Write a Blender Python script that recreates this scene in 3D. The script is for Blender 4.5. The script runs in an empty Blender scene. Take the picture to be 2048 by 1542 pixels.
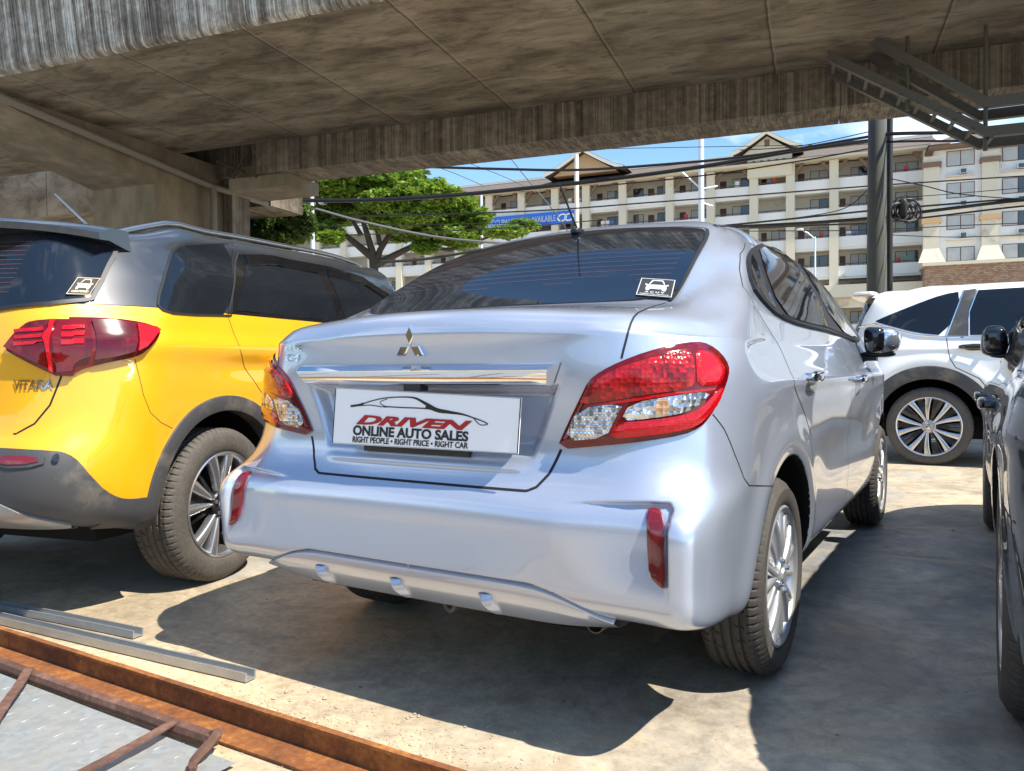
import bpy, bmesh, math, random
import numpy as np
from mathutils import Vector, Matrix
from mathutils.bvhtree import BVHTree
from mathutils.geometry import delaunay_2d_cdt
random.seed(7); RNG = np.random.default_rng(7)
R = math.radians
S = bpy.context.scene
COL = S.collection

# ------------------------------------------------------------------ camera, world, sun, exposure
CAM = np.array([1.32135277, -2.42061921, 0.920480559])
YAW, PIT, ROL, FPX = -0.546181891, -0.0219809787, -0.00711417810, 1566.32627
FW = np.array([math.sin(YAW)*math.cos(PIT), math.cos(YAW)*math.cos(PIT), math.sin(PIT)])
RT0 = np.array([math.cos(YAW), -math.sin(YAW), 0.0]); UP0 = np.cross(RT0, FW)
RT = RT0*math.cos(ROL)+UP0*math.sin(ROL); UP = -RT0*math.sin(ROL)+UP0*math.cos(ROL)
cd = bpy.data.cameras.new('camera'); cam = bpy.data.objects.new('camera', cd); COL.objects.link(cam)
cd.sensor_width = 36; cd.lens = FPX/2048*36; cd.clip_start = .05; cd.clip_end = 3000
cam.matrix_world = Matrix(((RT[0], UP[0], -FW[0], CAM[0]), (RT[1], UP[1], -FW[1], CAM[1]), (RT[2], UP[2], -FW[2], CAM[2]), (0, 0, 0, 1)))
S.camera = cam
SUN = np.array([.67, -.02, 1.0]); SUN /= np.linalg.norm(SUN)
S.world = bpy.data.worlds.new('World'); S.world.use_nodes = True
wn = S.world.node_tree.nodes; wl = S.world.node_tree.links
sky = wn.new('ShaderNodeTexSky'); sky.sky_type = 'NISHITA'; sky.sun_disc = False
sky.sun_elevation = math.asin(SUN[2]); sky.sun_rotation = math.atan2(SUN[0], SUN[1]); sky.air_density = 1.0; sky.dust_density = .1; sky.air_density = 1.15; sky.ozone_density = 1.5
tc = wn.new('ShaderNodeTexCoord'); mp = wn.new('ShaderNodeMapping'); mp.inputs['Scale'].default_value = (1, 1, 2.6); mp.inputs['Location'].default_value = (3.1, 1.7, .4)
cn = wn.new('ShaderNodeTexNoise'); cn.inputs['Scale'].default_value = 2.3; cn.inputs['Detail'].default_value = 9; cn.inputs['Roughness'].default_value = .58; cn.inputs['Distortion'].default_value = .25
cr = wn.new('ShaderNodeValToRGB'); cr.color_ramp.elements[0].position = .54; cr.color_ramp.elements[1].position = .74
cr.color_ramp.elements[0].color = (0, 0, 0, 1); cr.color_ramp.elements[1].color = (.8, .8, .8, 1)
mx = wn.new('ShaderNodeMixRGB'); mx.inputs[2].default_value = (10.5, 10.6, 11.0, 1)
wl.new(tc.outputs['Generated'], mp.inputs[0]); wl.new(mp.outputs[0], cn.inputs['Vector']); wl.new(cn.outputs['Fac'], cr.inputs[0])
wl.new(cr.outputs[0], mx.inputs[0]); hs = wn.new('ShaderNodeHueSaturation'); hs.inputs['Saturation'].default_value = 1.2; wl.new(sky.outputs[0], hs.inputs['Color']); wl.new(hs.outputs[0], mx.inputs[1]); wl.new(mx.outputs[0], wn['Background'].inputs[0])
wn['Background'].inputs[1].default_value = .125
sd = bpy.data.lights.new('sun', 'SUN'); sd.energy = 5.0; sd.angle = R(.5); sd.color = (1, .93, .82)
sun = bpy.data.objects.new('sun', sd); COL.objects.link(sun)
sun.rotation_euler = Vector(SUN).to_track_quat('Z', 'Y').to_euler(); sun.location = (20, 0, 30)
S.view_settings.view_transform = 'Standard'; S.view_settings.look = 'None'; S.view_settings.gamma = 1; S.view_settings.use_curve_mapping = False
S.view_settings.exposure = .85

# ------------------------------------------------------------------ tracing: pixels of the photograph -> points in the place
def ray(x, y): return FW+RT*(x-1024)/FPX-UP*(y-771)/FPX
def onpl(x, y, ax, val):
    r = ray(x, y); return CAM+r*((val-CAM[ax])/r[ax])
def atd(x, y, d): return CAM+ray(x, y)*d
def gp(x, y, z=0.0): return onpl(x, y, 2, z)

# ------------------------------------------------------------------ tagging and linking
def tag(o, label=None, cat=None, group=None, kind=None):
    if label: o['label'] = label
    if cat: o['category'] = cat
    if group: o['group'] = group
    if kind: o['kind'] = kind
    return o
def empty(name, loc=(0, 0, 0), rz=0, **k):
    o = bpy.data.objects.new(name, None); COL.objects.link(o); o.location = loc; o.rotation_euler = (0, 0, rz); o.empty_display_size = .2
    return tag(o, **k)
def mk(name, V, F, mat, parent=None, smooth=True, ang=35, **k):
    me = bpy.data.meshes.new(name); me.from_pydata([tuple(map(float, v)) for v in V], [], [tuple(map(int, f)) for f in F]); me.update()
    if mat is not None:
        for m in (mat if isinstance(mat, (list, tuple)) else [mat]): me.materials.append(m)
    if smooth:
        me.shade_smooth()
        if ang < 180: me.set_sharp_from_angle(angle=R(ang))
    o = bpy.data.objects.new(name, me); COL.objects.link(o)
    if parent is not None: o.parent = parent
    return tag(o, **k)
class MB:
    def __init__(s): s.V = []; s.F = []; s.mi = []
    def add(s, V, F, mi=0):
        n = len(s.V); s.V += [tuple(map(float, v)) for v in V]; s.F += [tuple(int(i)+n for i in f) for f in F]; s.mi += [mi]*len(F); return s
    def box(s, x0, x1, y0, y1, z0, z1, mi=0, M=None):
        V = [(x, y, z) for z in (z0, z1) for y in (y0, y1) for x in (x0, x1)]
        if M is not None: V = [M(*v) for v in V]
        return s.add(V, [(0, 2, 3, 1), (4, 5, 7, 6), (0, 1, 5, 4), (2, 6, 7, 3), (0, 4, 6, 2), (1, 3, 7, 5)], mi)
    def tube(s, pts, r, n=8, mi=0, cap=True):
        pts = [np.array(p, float) for p in pts]; rr = r if isinstance(r, (list, tuple)) else [r]*len(pts)
        rings = []; prev = None
        for i, p in enumerate(pts):
            t = pts[min(i+1, len(pts)-1)]-pts[max(i-1, 0)]; t = t/(np.linalg.norm(t)+1e-12)
            if prev is None:
                a = np.array([0, 0, 1.]) if abs(t[2]) < .9 else np.array([1., 0, 0]); u = np.cross(t, a)
            else: u = prev-t*(prev@t)
            u = u/np.linalg.norm(u); prev = u; w = np.cross(t, u)
            rings.append([p+rr[i]*(math.cos(2*math.pi*k/n)*u+math.sin(2*math.pi*k/n)*w) for k in range(n)])
        V = [v for rg in rings for v in rg]; F = []
        for i in range(len(pts)-1):
            for k in range(n):
                F.append((i*n+k, i*n+(k+1) % n, (i+1)*n+(k+1) % n, (i+1)*n+k))
        if cap: F.append(tuple(range(n-1, -1, -1))); F.append(tuple((len(pts)-1)*n+k for k in range(n)))
        return s.add(V, F, mi)
    def prism(s, poly, M0, M1, mi=0):
        n = len(poly); V = [M0(*p) for p in poly]+[M1(*p) for p in poly]
        F = [tuple(range(n-1, -1, -1)), tuple(range(n, 2*n))]+[(i, (i+1) % n, n+(i+1) % n, n+i) for i in range(n)]
        return s.add(V, F, mi)
    def lathe(s, prof, n, M, mi=0, close=False):
        V = []; F = []; m = len(prof)
        for k in range(n):
            a = 2*math.pi*k/n
            for (r, h) in prof: V.append(M(r*math.cos(a), r*math.sin(a), h))
        for k in range(n):
            for j in range(m-1):
                F.append((k*m+j, ((k+1) % n)*m+j, ((k+1) % n)*m+j+1, k*m+j+1))
        return s.add(V, F, mi)
    def build(s, name, mat, parent=None, smooth=True, ang=35, **k):
        o = mk(name, s.V, s.F, mat, parent, smooth, ang, **k)
        if len(set(s.mi)) > 1: o.data.polygons.foreach_set('material_index', s.mi)
        return o
def text(name, body, size, M, mat, parent, ext=.0015, bold=0.0, shear=0.0, width=None, align='CENTER', spacing=1.0):
    cu = bpy.data.curves.new(name, 'FONT'); cu.body = body; cu.size = size; cu.extrude = ext; cu.align_x = align; cu.align_y = 'CENTER'
    cu.offset = bold; cu.shear = shear; cu.space_character = spacing; cu.resolution_u = 3
    o = bpy.data.objects.new(name, cu); COL.objects.link(o); dg = bpy.context.evaluated_depsgraph_get(); me = bpy.data.meshes.new_from_object(o.evaluated_get(dg))
    COL.objects.unlink(o); bpy.data.objects.remove(o); bpy.data.curves.remove(cu)
    n = len(me.vertices); co = np.empty(n*3); me.vertices.foreach_get('co', co); co = co.reshape(-1, 3)
    if width: co[:, 0] *= width/(co[:, 0].max()-co[:, 0].min())
    co = np.array([M(*v) for v in co]); me.vertices.foreach_set('co', co.ravel()); me.update(); me.materials.clear(); me.materials.append(mat); me.name = name
    q = bpy.data.objects.new(name, me); COL.objects.link(q); q.parent = parent
    return q

# ------------------------------------------------------------------ materials
MAT = {}
class NT:
    def __init__(s, name):
        s.m = bpy.data.materials.new(name); s.m.use_nodes = True; s.t = s.m.node_tree; s.b = s.t.nodes['Principled BSDF']; MAT[name] = s.m
        s.x = 0
    def n(s, ty, **k):
        o = s.t.nodes.new(ty)
        for a, v in k.items():
            if a in o.inputs.keys() if False else False: pass
            if hasattr(o, a): setattr(o, a, v)
            else: o.inputs[a.replace('_', ' ')].default_value = v
        return o
    def l(s, a, b): s.t.links.new(a, b)
    def co(s, scale=(1, 1, 1), rot=(0, 0, 0), kind='Object'):
        t = s.n('ShaderNodeTexCoord'); m = s.n('ShaderNodeMapping'); m.inputs['Scale'].default_value = scale; m.inputs['Rotation'].default_value = rot; s.l(t.outputs[kind], m.inputs[0]); return m.outputs[0]
    def wco(s, scale=(1, 1, 1), rot=(0, 0, 0)):
        g = s.n('ShaderNodeNewGeometry'); m = s.n('ShaderNodeMapping'); m.inputs['Scale'].default_value = scale; m.inputs['Rotation'].default_value = rot; s.l(g.outputs['Position'], m.inputs[0]); return m.outputs[0]
    def noise(s, vec, sc, det=6, ro=.55, dis=0):
        o = s.n('ShaderNodeTexNoise'); o.inputs['Scale'].default_value = sc; o.inputs['Detail'].default_value = det; o.inputs['Roughness'].default_value = ro; o.inputs['Distortion'].default_value = dis; s.l(vec, o.inputs['Vector']); return o.outputs['Fac']
    def ramp(s, f, stops):
        o = s.n('ShaderNodeValToRGB'); e = o.color_ramp.elements
        while len(e) < len(stops): e.new(.5)
        for i, (p, c) in enumerate(stops):
            e[i].position = p; e[i].color = (*c, 1) if len(c) == 3 else c
        s.l(f, o.inputs[0]); return o.outputs[0]
    def mix(s, f, a, b, mode='MIX'):
        o = s.n('ShaderNodeMixRGB'); o.blend_type = mode
        for i, v in ((0, f), (1, a), (2, b)):
            if isinstance(v, (int, float)): o.inputs[i].default_value = v
            elif isinstance(v, tuple): o.inputs[i].default_value = (*v, 1)
            else: s.l(v, o.inputs[i])
        return o.outputs[0]
    def bump(s, h, st, dist=.01):
        o = s.n('ShaderNodeBump'); o.inputs['Strength'].default_value = st; o.inputs['Distance'].default_value = dist; s.l(h, o.inputs['Height']); s.l(o.outputs[0], s.b.inputs['Normal'])
    def set(s, col=None, rough=None, metal=None, coat=None, coatr=None, ior=None, spec=None):
        b = s.b.inputs
        if col is not None:
            if isinstance(col, tuple): b['Base Color'].default_value = (*col, 1)
            else: s.l(col, b['Base Color'])
        if rough is not None:
            if isinstance(rough, (int, float)): b['Roughness'].default_value = rough
            else: s.l(rough, b['Roughness'])
        if metal is not None: b['Metallic'].default_value = metal
        if coat is not None: b['Coat Weight'].default_value = coat
        if coatr is not None: b['Coat Roughness'].default_value = coatr
        if ior is not None: b['IOR'].default_value = ior
        if spec is not None: b['Specular IOR Level'].default_value = spec
        return s
def simple(name, col, rough=.5, metal=0, coat=0, coatr=.03, ior=None, var=.12, sc=30, bump=0, dirt=None):
    q = NT(name); f = q.noise(q.co(), sc, 5)
    c = q.mix(f, tuple(x*(1-var) for x in col), tuple(min(1, x*(1+var)) for x in col))
    if dirt:
        g = q.ramp(q.noise(q.co(), dirt[1], 7, .65), [(dirt[2], (0, 0, 0)), (dirt[2]+.15, (1, 1, 1))]); c = q.mix(g, c, dirt[0])
    q.set(c, rough, metal, coat, coatr, ior)
    if bump: q.bump(q.noise(q.co(), sc*3, 4), bump, .002)
    return q.m
def paint(name, col, metal=.85, rough=.36, flake=.05, dust=.0):
    q = NT(name); v = q.co(); n = q.n('ShaderNodeTexVoronoi'); n.inputs['Scale'].default_value = 900; q.l(v, n.inputs['Vector'])
    c = q.mix(n.outputs['Distance'], tuple(x*(1-flake) for x in col), tuple(min(1, x*(1+flake)) for x in col))
    d = q.noise(v, 3.0, 7, .6); dr = q.ramp(d, [(.45, (0, 0, 0)), (.75, (dust, dust, dust))]); c = q.mix(dr, c, (.45, .38, .28))
    r = q.ramp(q.noise(v, 7, 6), [(.3, (rough*.92,)*3), (.7, (rough*1.1,)*3)])
    q.set(c, r, metal, 1.0, .02, 1.5)
    q.b.inputs['Coat IOR'].default_value = 1.6
    return q.m
paint('silver_paint', (.50, .55, .65), .58, .30, .10, .03)
paint('yellow_paint', (.88, .425, .005), .15, .40, .04, .02)
paint('white_paint', (.88, .88, .86), 0.0, .35, .01, .05)
paint('dark_paint', (.010, .018, .028), .3, .35, .3, .01); MAT['dark_paint'].node_tree.nodes['Principled BSDF'].inputs['Coat IOR'].default_value = 1.36; MAT['dark_paint'].node_tree.nodes['Principled BSDF'].inputs['IOR'].default_value = 1.2
paint('grey_roof_paint', (.020, .025, .031), .0, .36, .1, .03)
simple('gap_black', (.006, .006, .007), .7)
simple('black_plastic', (.018, .018, .02), .42, bump=.15, sc=200)
simple('cladding', (.055, .055, .058), .48, bump=.25, sc=150, dirt=((.16, .14, .11), 4, .55))
simple('gloss_black', (.008, .008, .009), .08, coat=1)
simple('chrome', (.82, .83, .85), .05, 1.0, var=.02)
simple('satin_metal', (.50, .50, .51), .28, 1.0, var=.05)
simple('wheel_silver', (.62, .63, .64), .30, .75, coat=.6, coatr=.1, dirt=((.30, .27, .22), 14, .62))
simple('wheel_machined', (.60, .60, .61), .24, .9, coat=.5, var=.05)
simple('wheel_black', (.015, .015, .017), .25, coat=.5)
simple('dark_inside', (.004, .004, .004), .95)
simple('rubber_trim', (.012, .012, .013), .5)
simple('plate_white', (.93, .93, .93), .35, var=.01)
simple('plate_black', (.01, .01, .01), .4); simple('plate_red', (.42, .008, .010), .4)
simple('fog_red', (.16, .006, .008), .12, coat=1)
simple('sticker_pale', (.62, .62, .58), .4); simple('sticker_gold', (.62, .45, .22), .4); simple('sticker_dark', (.02, .025, .03), .7)
def glass(name, col=(.006, .008, .011), ior=1.55, lines=False):
    q = NT(name); f = q.noise(q.co(), 6, 8, .7); c = q.mix(f, col, tuple(x*1.7+.002 for x in col))
    sp = q.ramp(q.noise(q.co(), 60, 4, .7), [(.72, (0, 0, 0)), (.80, (1, 1, 1))]); c = q.mix(sp, c, (.035, .035, .035))
    q.set(c, .03, 0, 0, .0, ior)
    return q.m
glass('tinted_glass'); glass('side_glass', (.004, .005, .007), 1.24); glass('rear_glass', (.006, .009, .014), 1.6)
def lens(name, c0, c1, cell, rough=.12, metal=.0, bump=.6, rand=0.0):
    q = NT(name); v = q.co(); o = q.n('ShaderNodeTexVoronoi'); o.inputs['Scale'].default_value = cell; o.inputs['Randomness'].default_value = rand; q.l(v, o.inputs['Vector'])
    w = q.noise(v, 18, 4, .6); f = q.mix(.55, o.outputs['Color'], w)
    c = q.ramp(f, [(.28, c0), (.72, c1)]); q.set(c, rough, metal, 1.0, .0); q.bump(o.outputs['Distance'], bump, .006)
    q.b.inputs['Coat IOR'].default_value = 1.45; q.b.inputs['Specular IOR Level'].default_value = .25
    return q.m
lens('lamp_red', (.12, .001, .0015), (.62, .007, .009), 90, .2, .15, .4, .35)
lens('lamp_red_plain', (.40, .002, .004), (.62, .006, .008), 160, .15, .2, .15)
lens('lamp_rim_red', (.10, .001, .002), (.16, .002, .003), 60, .15, 0, .05)
lens('lamp_clear', (.18, .18, .19), (.95, .95, .95), 95, .12, .95, 1.0)
lens('lamp_clear_ribbed', (.30, .28, .27), (.95, .92, .88), 60, .12, .9, 1.0, .4)
lens('lamp_amber', (.50, .20, .08), (.95, .60, .35), 60, .15, .6, 1.0)
lens('lamp_dark_red', (.06, .0006, .001), (.17, .0015, .003), 12, .12, .0, .03)
def tyre_mat(name='tyre', dusty=.5):
    q = NT(name); f = q.noise(q.co(), 9, 8, .65); g = q.noise(q.co(), 90, 4, .6)
    c = q.mix(f, (.028, .026, .024), (.085*dusty+.03, .072*dusty+.028, .055*dusty+.026)); c = q.mix(q.ramp(g, [(.45, (0, 0, 0)), (.7, (.5, .5, .5))]), c, (.10*dusty+.03, .088*dusty+.03, .07*dusty+.03))
    q.set(c, .75); q.bump(g, .3, .002); return q.m
tyre_mat(); tyre_mat('tyre_dusty', 1.05)
def concrete(name, c0, c1, c2, sc=1.0, stretch=(1, 1, 1), rot=(0, 0, 0), stain=.5):
    q = NT(name); v = q.wco(stretch, rot); a = q.noise(v, .9*sc, 9, .62, .3); b = q.noise(v, 5*sc, 8, .6); d = q.noise(q.wco(), 40, 4)
    c = q.ramp(a, [(.30, c0), (.52, c1), (.72, c2)]); c = q.mix(q.ramp(b, [(.38, (0, 0, 0)), (.62, (stain,)*3)]), c, c0)
    q.set(c, .9); q.bump(q.mix(.5, b, d), .35, .02); return q.m
# ------------------------------------------------------------------ car body surfaces: natural bicubic spline through section points
def ncs(t, q):
    n = len(t); h = np.diff(t); A = np.zeros((n, n)); B = np.zeros((n, n)); A[0, 0] = A[-1, -1] = 1
    for i in range(1, n-1):
        A[i, i-1] = h[i-1]; A[i, i] = 2*(h[i-1]+h[i]); A[i, i+1] = h[i]
        B[i, i-1] = 6/h[i-1]; B[i, i] = -6/h[i-1]-6/h[i]; B[i, i+1] = 6/h[i]
    M = np.linalg.solve(A, B); out = np.zeros((len(q), n))
    for k, x in enumerate(q):
        i = min(max(np.searchsorted(t, x)-1, 0), n-2); d = h[i]; a = (t[i+1]-x)/d; b = (x-t[i])/d
        out[k, i] += a; out[k, i+1] += b; out[k] += (((a**3-a)*M[i]+(b**3-b)*M[i+1])*d*d)/6
    return out
def smstep(x, a, b):
    t = np.clip((x-a)/(b-a), 0, 1); return t*t*(3-2*t)
def inpoly(x, y, poly):
    r = np.zeros(x.shape, bool); n = len(poly)
    for i in range(n):
        x0, y0 = poly[i]; x1, y1 = poly[(i+1) % n]
        if y0 == y1: continue
        c = ((y0 > y) != (y1 > y)) & (x < (x1-x0)*(y-y0)/(y1-y0)+x0); r ^= c
    return r
def sdist(x, y, poly):   # signed distance, positive inside
    d = np.full(x.shape, 1e9); n = len(poly)
    for i in range(n):
        a = np.array(poly[i]); b = np.array(poly[(i+1) % n]); e = b-a; L = e@e
        t = np.clip(((x-a[0])*e[0]+(y-a[1])*e[1])/max(L, 1e-12), 0, 1)
        d = np.minimum(d, np.hypot(x-a[0]-t*e[0], y-a[1]-t*e[1]))
    return np.where(inpoly(x, y, poly), d, -d)
def sheet(P, su, sv):
    """P (levels, columns, 3) for the right half, column 0 and last on X=0, last level on X=0."""
    P = np.array(P, float); mir = np.array([-1, 1, 1])
    E = np.concatenate([P[:, 2:0:-1]*mir, P, P[:, -2:-4:-1]*mir], 1)
    E = np.concatenate([E, E[-2:-4:-1]*mir], 0)
    hu = np.maximum(np.linalg.norm(np.diff(E, axis=0), axis=2)[:, 2:2+P.shape[1]].mean(1), .012)
    hv = np.maximum(np.linalg.norm(np.diff(E, axis=1), axis=2)[:P.shape[0]-2].mean(0), .012)
    tu = np.concatenate([[0], np.cumsum(hu)]); tv = np.concatenate([[0], np.cumsum(hv)])
    def samp(t, i0, i1, sp):
        q = [t[i0]]
        for i in range(i0, i1):
            n = max(1, int(math.ceil((t[i+1]-t[i])/sp(i-i0)))); q += list(t[i]+(t[i+1]-t[i])*np.arange(1, n+1)/n)
        return np.array(q)
    qu = samp(tu, 0, P.shape[0]-1, su); qv = samp(tv, 2, 1+P.shape[1], sv)
    Bu = ncs(tu, qu); Bv = ncs(tv, qv)
    G = np.einsum('ua,abk,vb->uvk', Bu, E, Bv); G[:, 0, 0] = 0; G[:, -1, 0] = 0; G[-1, :, 0] = 0
    return G
class Car:
    def __init__(s, name, loc, az, **k):
        a = R(az); s.o = np.array([loc[0], loc[1], loc[2] if len(loc) > 2 else 0.]); s.M = np.array([[math.cos(a), -math.sin(a), 0], [math.sin(a), math.cos(a), 0], [0, 0, 1.]])
        s.root = empty(name, tuple(s.o), -a, **k)
        s.gaps = MB(); s.az = az
    def toloc(s, p): return (np.array(p)-s.o)@s.M.T
    def surface(s, G, arches, disp=None):
        # arches: (y, z, r); flatten rim vertices onto the circle and mark the inside as removed
        if disp is not None: G = disp(G)
        U, V = G.shape[:2]; cut = np.zeros((U, V), bool)
        for (yc, zc, r) in arches:
            d = np.hypot(G[..., 1]-yc, G[..., 2]-zc); side = np.abs(G[..., 0]) > .45
            ins = (d < r-.004) & side & (G[..., 2] < zc+r)
            cut |= ins
            nb = np.zeros_like(ins); nb[1:] |= ~ins[:-1]; nb[:-1] |= ~ins[1:]; nb[:, 1:] |= ~ins[:, :-1]; nb[:, :-1] |= ~ins[:, 1:]
            nb[1:, 1:] |= ~ins[:-1, :-1]; nb[:-1, :-1] |= ~ins[1:, 1:]; nb[1:, :-1] |= ~ins[:-1, 1:]; nb[:-1, 1:] |= ~ins[1:, :-1]
            edge = ins & nb; k = r/np.maximum(d, 1e-6)
            G[..., 1] = np.where(edge, yc+(G[..., 1]-yc)*k, G[..., 1]); G[..., 2] = np.where(edge, zc+(G[..., 2]-zc)*k, G[..., 2]); cut &= ~edge
        s.G = G; s.arches = arches
        L = G*np.array([-1, 1, 1]); s.V = np.concatenate([G.reshape(-1, 3), L.reshape(-1, 3)])
        i = np.arange(U*V).reshape(U, V); a, b, c, d = i[:-1, :-1], i[:-1, 1:], i[1:, 1:], i[1:, :-1]
        ok = ~(cut[:-1, :-1] | cut[:-1, 1:] | cut[1:, 1:] | cut[1:, :-1])
        s.Fr = np.stack([a, b, c, d], -1)[ok]; s.Fl = (np.stack([d, c, b, a], -1)[ok])+U*V
        s.cen = G[:-1, :-1][ok]*.25+G[:-1, 1:][ok]*.25+G[1:, 1:][ok]*.25+G[1:, :-1][ok]*.25
        # weld the left half's centre line onto the right half's
        remap = np.arange(2*U*V); j = np.arange(U*V).reshape(U, V); zero = np.zeros((U, V), bool); zero[:, 0] = zero[:, -1] = True; zero[-1] = True
        remap[(j+U*V)[zero]] = j[zero]; s.Fl = remap[s.Fl]
        F = np.concatenate([s.Fr, s.Fl]); s.F = F
        n = np.zeros_like(s.V); p = s.V[F]; fn = np.cross(p[:, 2]-p[:, 0], p[:, 3]-p[:, 1])
        for q in range(4): np.add.at(n, F[:, q], fn)
        s.N = n/np.maximum(np.linalg.norm(n, axis=1, keepdims=True), 1e-12)
        s.bvh = BVHTree.FromPolygons([Vector(v) for v in s.V], [tuple(map(int, f)) for f in F])
        return s
    def cutparts(s, regions, default):
        """regions: list of (name, material, maskfn(cen)->bool, sides) ; the rest is `default`."""
        left = s.cen*np.array([-1, 1, 1]); ur = np.ones(len(s.cen), bool); ul = ur.copy(); jobs = []
        for (name, mat, fn, sides, lab) in regions:
            m = fn(s.cen) & ur
            if sides == 'each':
                m1 = m; m2 = fn(s.cen) & ul; jobs += [(name, mat, s.Fr[m1], lab), (name, mat, s.Fl[m2], lab)]
            elif sides == 'both': m1 = m; m2 = fn(s.cen) & ul; jobs.append((name, mat, np.concatenate([s.Fr[m1], s.Fl[m2]]), lab))
            ur &= ~m1; ul &= ~m2
        jobs.append((default[0], default[1], np.concatenate([s.Fr[ur], s.Fl[ul]]), None)); out = {}
        for name, mat, F, lab in jobs:
            if len(F) == 0: continue
            u, inv = np.unique(F, return_inverse=True); inv = inv.reshape(F.shape); V = s.V[u]
            me = bpy.data.meshes.new(name); me.vertices.add(len(V)); me.vertices.foreach_set('co', V.astype(np.float32).ravel())
            me.loops.add(F.size); me.loops.foreach_set('vertex_index', inv.ravel().astype(np.int32)); me.polygons.add(len(F))
            me.polygons.foreach_set('loop_start', (np.arange(len(F))*4).astype(np.int32)); me.update(calc_edges=True); me.validate()
            me.shade_smooth(); me.materials.append(mat)
            if len(me.vertices) == len(u): me.normals_split_custom_set_from_vertices([tuple(map(float, x)) for x in s.N[u]])
            o = bpy.data.objects.new(name, me); COL.objects.link(o); o.parent = s.root
            if lab: o['label'] = lab
            out.setdefault(name, []).append(o)
        return out
    # projection of drawn outlines onto the body
    def hit(s, org, d):
        h = s.bvh.ray_cast(Vector(org), Vector(d).normalized())
        if h[0] is None: return None
        n = np.array(h[1]); n = -n if n@np.array(d) > 0 else n
        return np.array(h[0]), n
    def hpx(s, x, y):
        r = s.hit(s.toloc(CAM), s.M@ray(x, y)); return r
    def hside(s, y, z, sg=1):
        return s.hit((sg*3, y, z), (-sg, 0, 0))
    def hrear(s, x, z): return s.hit((x, -4, z), (0, 1, 0))
    def htop(s, x, y): return s.hit((x, y, 4), (0, 0, -1))
    def ribbon(s, pts, fn, w=.004, both=False, mb=None, off=.0006, step=.02, close=False, rad=None, nm='panel_gap', mat='gap_black'):
        """dark strip (or tube when rad) along a polyline given in the parameters of fn"""
        if close: pts = list(pts)+[pts[0]]
        P = []
        for i in range(len(pts)-1):
            a = np.array(pts[i], float); b = np.array(pts[i+1], float); n = 7
            P += [a+(b-a)*k/n for k in range(n)]
        P.append(np.array(pts[-1], float)); H = [fn(*p) for p in P]; H = [h for h in H if h is not None]
        if len(H) < 2: return
        Q = np.array([h[0] for h in H]); N = np.array([h[1] for h in H]); keep = [0]
        for i in range(1, len(Q)):
            if np.linalg.norm(Q[i]-Q[keep[-1]]) > .004 and np.linalg.norm(Q[i]-Q[keep[-1]]) < .25: keep.append(i)
        Q = Q[keep]; N = N[keep]; own = mb is None
        for _ in range(2):
            if len(Q) > 4: N[1:-1] = (N[:-2]+N[1:-1]*2+N[2:])/4
        N /= np.linalg.norm(N, axis=1, keepdims=True)
        for sg in ((1, -1) if both else (1,)):
            if own: mb = MB()
            q = Q*np.array([sg, 1, 1]); nn = N*np.array([sg, 1, 1])
            if rad: mb.tube([p+m*off for p, m in zip(q, nn)], rad, 6)
            if rad and own: mb.build(nm, MAT[mat], s.root)
            if rad: continue
            V = []; F = []
            for i in range(len(q)):
                t = q[min(i+1, len(q)-1)]-q[max(i-1, 0)]; t /= np.linalg.norm(t)+1e-9; b = np.cross(nn[i], t); b /= np.linalg.norm(b)+1e-9
                V += [q[i]+b*w/2+nn[i]*off-nn[i]*.0, q[i]-b*w/2+nn[i]*off]
            for i in range(len(q)-1): F.append((2*i, 2*i+1, 2*i+3, 2*i+2))
            mb.add(V, F)
            if own: mb.build(nm, MAT[mat], s.root, False)
    def patch(s, name, poly, fn, mat, off=.002, sp=None, bulge=0.0, bw=.03, both=True, parent=None, chaikin=2, skirt=.006, label=None, ins=0.0, fit=None):
        poly = [tuple(map(float, p)) for p in poly]
        for _ in range(chaikin):
            q = []
            for i in range(len(poly)):
                a = poly[i]; b = poly[(i+1) % len(poly)]; q += [(a[0]*.75+b[0]*.25, a[1]*.75+b[1]*.25), (a[0]*.25+b[0]*.75, a[1]*.25+b[1]*.75)]
            poly = q
        xs = [p[0] for p in poly]; ys = [p[1] for p in poly]; ext = max(max(xs)-min(xs), max(ys)-min(ys)); sp = sp or ext/45
        B = []
        for i in range(len(poly)):
            a = np.array(poly[i]); b = np.array(poly[(i+1) % len(poly)]); n = max(1, int(np.linalg.norm(b-a)/sp)); B += [tuple(a+(b-a)*k/n) for k in range(n)]
        gx, gy = np.meshgrid(np.arange(min(xs), max(xs), sp), np.arange(min(ys), max(ys), sp)); sd = sdist(gx, gy, poly); m = sd > sp*.45
        pts = B+list(zip(gx[m], gy[m]))
        r = delaunay_2d_cdt([Vector(p) for p in pts], [], [list(range(len(B)))], 1, 1e-7)
        vs = [tuple(v) for v in r[0]]; tri = [tuple(f) for f in r[2]]
        H = [fn(*v) for v in vs]; okv = [h is not None for h in H]; used = sorted({i for f in tri if all(okv[i] for i in f) for i in f})
        if not used: print('PATCH EMPTY', name); return []
        mp_ = {i: k for k, i in enumerate(used)}; sdv = sdist(np.array([vs[i][0] for i in used]), np.array([vs[i][1] for i in used]), poly)/ext
        P = np.array([H[i][0] for i in used]); N = np.array([H[i][1] for i in used])
        tri = [tuple(mp_[i] for i in f) for f in tri if all(okv[i] for i in f)]
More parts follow.
